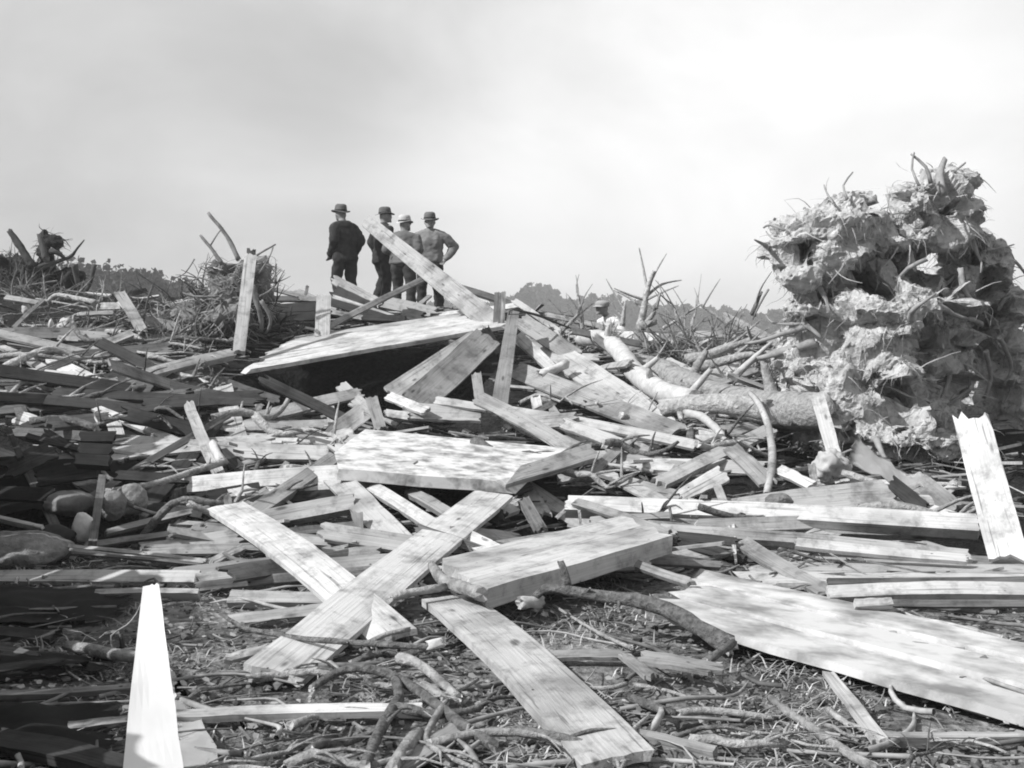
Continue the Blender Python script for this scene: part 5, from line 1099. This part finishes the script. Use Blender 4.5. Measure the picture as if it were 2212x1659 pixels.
# ------------------------------------------------------------------ litter nobody could count
def litter(name, label, cat, n_, region, size, m, seed, stick=True):
    rng = random.Random(seed); vs_, fs = [], []
    for _ in range(n_):
        x, y = region(rng)
        l, w, t = rng.uniform(*size[0]), rng.uniform(*size[1]), rng.uniform(*size[2])
        a = rng.uniform(0, 3.14) if not stick else rng.gauss(0, .7); e = rng.gauss(0, .12)
        ax = Vector((math.cos(a) * math.cos(e), math.sin(a) * math.cos(e), math.sin(e))); sd_ = Vector((-math.sin(a), math.cos(a), rng.uniform(-.6, .6))).normalized(); up = ax.cross(sd_)
        c = Vector((x, y, Hs(x, y) + abs(math.sin(e)) * l * .4 + rng.uniform(0, .02)))
        b = len(vs_)
        for sx in (-1, 1):
            k = rng.uniform(.5, 1)
            for sy, sz in ((-1, -1), (1, -1), (1, 1), (-1, 1)): vs_.append(c + ax * sx * l / 2 + sd_ * sy * w / 2 * k + up * sz * t / 2)
        fs += [(b, b + 1, b + 2, b + 3), (b + 7, b + 6, b + 5, b + 4), (b, b + 4, b + 5, b + 1), (b + 1, b + 5, b + 6, b + 2), (b + 2, b + 6, b + 7, b + 3), (b + 3, b + 7, b + 4, b)]
    me = bpy.data.meshes.new(name); me.from_pydata(vs_, [], fs); me.update()
    tag(link(name, me, m), label, cat, kind='stuff')
def reg_heap(r):
    while True:
        y = r.uniform(7.6, 22); x = r.uniform(-.58, .62) * y
        if not (-3.3 < x < -.2 and 12.8 < y < 16.8) and not (x < -2.6 and y < 11): return (x, y)
def reg_fore(r):
    y = 4 + 4.5 * r.random() ** 1.3; return (r.uniform(-.55, .6) * y, y)
litter('splintered_wood', 'splintered lath and wood bits strewn all over the heap', 'splinters', 2900, reg_heap, ((.08, .45), (.012, .05), (.006, .02)), SPL, 1)
litter('brushwood', 'broken twigs scattered through the heap', 'twigs', 900, reg_heap, ((.2, .7), (.006, .014), (.006, .014)), TWIG, 2, False)
litter('wood_chips', 'wood chips and bits strewn on the grass', 'chips', 1100, reg_fore, ((.02, .14), (.004, .018), (.004, .012)), SPL, 3, False)
litter('broken_laths', 'broken laths and slat ends jumbled through the heap', 'laths', 220, reg_heap, ((.3, 1.0), (.03, .09), (.012, .03)), SPLB, 9)
def reg_right(r):
    y = r.uniform(13, 21.5); return (r.uniform(.08, .30) * y, y)
litter('brush_heap', 'tangled dead brush before the distant woods', 'brush', 500, reg_right, ((.3, 1.1), (.006, .014), (.006, .014)), TWIG, 4, False)
# grass
def grass():
    rng = random.Random(8); vs_, fs = [], []
    for _ in range(38000):
        y = 3.7 + 4.6 * rng.random() ** 1.4; x = rng.uniform(-.6, .66) * y
        if noise.noise(Vector((x * 1.3, y * 1.3, 7))) + .6 * noise.noise(Vector((x * 4, y * 4, 2))) < rng.uniform(-.05, .6): continue
        h = rng.uniform(.015, .075) * (1 + .6 * noise.noise(Vector((x * 2, y * 2, 1)))); w = rng.uniform(.002, .005)
        a = rng.uniform(0, 6.28); l = rng.uniform(.6, 2.6) * h; h *= .7; z = Hs(x, y) - .005
        dx, dy = math.cos(a), math.sin(a); b = len(vs_)
        vs_ += [(x - dy * w, y + dx * w, z), (x + dy * w, y - dx * w, z), (x + dx * l * .4 + dy * w * .7, y + dy * l * .4 - dx * w * .7, z + h * .7), (x + dx * l * .4 - dy * w * .7, y + dy * l * .4 + dx * w * .7, z + h * .7), (x + dx * l, y + dy * l, z + h * .85)]
        fs += [(b, b + 1, b + 2, b + 3), (b + 3, b + 2, b + 4)]
    me = bpy.data.meshes.new('grass'); me.from_pydata(vs_, [], fs); me.update()
    tag(link('grass', me, GRASS), 'trampled dry grass in front of the wreckage', 'grass', kind='stuff')
grass()
def leaves():
    rng = random.Random(18); vs_, fs = [], []
    for _ in range(11500):
        y = 3.7 + 4.8 * rng.random() ** 1.2; x = rng.uniform(-.58, .64) * y
        if noise.noise(Vector((x * 1.6, y * 1.6, 17))) < rng.uniform(-.5, .4): continue
        s = rng.uniform(.006, .024); a = rng.uniform(0, 6.28); z = Hs(x, y) + rng.uniform(0, .02); b = len(vs_); tl = rng.uniform(-.7, .7)
        for k in range(5):
            t = a + k * 1.257; rr = s * rng.uniform(.5, 1.2); vs_.append((x + rr * math.cos(t), y + rr * math.sin(t), z + rr * math.cos(t + 1) * tl + rng.uniform(0, .006)))
        fs.append((b, b + 1, b + 2, b + 3, b + 4))
    me = bpy.data.meshes.new('leaf_litter'); me.from_pydata(vs_, [], fs); me.update()
    tag(link('leaf_litter', me, LITT), 'dead leaves and bark scraps strewn on the muddy grass', 'leaves', kind='stuff')
    bm = bmesh.new()
    for i in range(230):
        y = 4 + 4 * rng.random() ** 1.2; x = rng.uniform(-.55, .62) * y; a = rng.uniform(0, 3.14); l = rng.uniform(.12, .9); pts = []; dv = Vector((math.cos(a), math.sin(a), 0)); sx = Vector((-dv.y, dv.x, 0)); c = rng.uniform(-.25, .25)
        for k in range(4):
            p = Vector((x, y, 0)) + dv * l * (k / 3 - .5) + sx * c * l * math.sin(k * 1.05) + sx * rng.uniform(-.02, .02); p.z = Hs(p.x, p.y) + rng.uniform(.005, .05); pts.append(p)
        r = rng.choice((.003, .005, .007, .012, .016)); tube(bm, pts, [r, r * .9, r * .7, r * .4], 5, .2, False, seed=i)
    o = bm_obj('fallen_twigs', bm, [TWIG, TWIG]); tag(o, 'bent twigs lying all over the muddy grass', 'twigs', kind='stuff')
leaves()
def clods():
    rng = random.Random(77); tb = bmesh.new(); bmesh.ops.create_icosphere(tb, subdivisions=1, radius=1)
    tv = [v_.co.copy() for v_ in tb.verts]; tf = [[v_.index for v_ in f.verts] for f in tb.faces]; tb.free(); vs_, fs = [], []
    for _ in range(6500):
        y = 3.7 + 4.8 * rng.random() ** 1.2; x = rng.uniform(-.58, .64) * y
        if noise.noise(Vector((x * 1.1, y * 1.1, 31))) < rng.uniform(-.4, .5): continue
        r = rng.choice((.006, .01, .014, .02, .03)) * rng.uniform(.6, 1.3)
        m = Matrix.Translation((x, y, Hs(x, y) - r * .1)) @ Matrix.Rotation(rng.uniform(0, 6), 4, 'Z') @ Matrix.Diagonal((r, r * rng.uniform(.5, 1), r * rng.uniform(.35, .8), 1))
        b = len(vs_); vs_ += [m @ (c * rng.uniform(.7, 1.25)) for c in tv]; fs += [[b + i for i in f_] for f_ in tf]
    me = bpy.data.meshes.new('soil_crumbs'); me.from_pydata(vs_, [], fs); me.update()
    tag(link('soil_crumbs', me, CLOD), 'crumbled soil lumps on the trampled ground', 'soil', kind='stuff')
clods()

# ------------------------------------------------------------------ haze: the far woods fade
bm = bmesh.new(); bmesh.ops.create_cube(bm, size=1, matrix=Matrix.Translation((0, 0, 9)) @ Matrix.Diagonal((3000, 3000, 24, 1)))
me = bpy.data.meshes.new('haze'); bm.to_mesh(me); bm.free()
hm = bpy.data.materials.new('haze'); hm.use_nodes = True; hn = hm.node_tree; hn.nodes.clear()
ho = hn.nodes.new('ShaderNodeOutputMaterial'); hv = hn.nodes.new('ShaderNodeVolumePrincipled')
hv.inputs['Density'].default_value = .0014; hv.inputs['Color'].default_value = (.95, .95, .95, 1)
hn.links.new(hv.outputs[0], ho.inputs['Volume'])
tag(link('haze', me, hm), 'thin pale haze over the field', 'haze', kind='stuff')
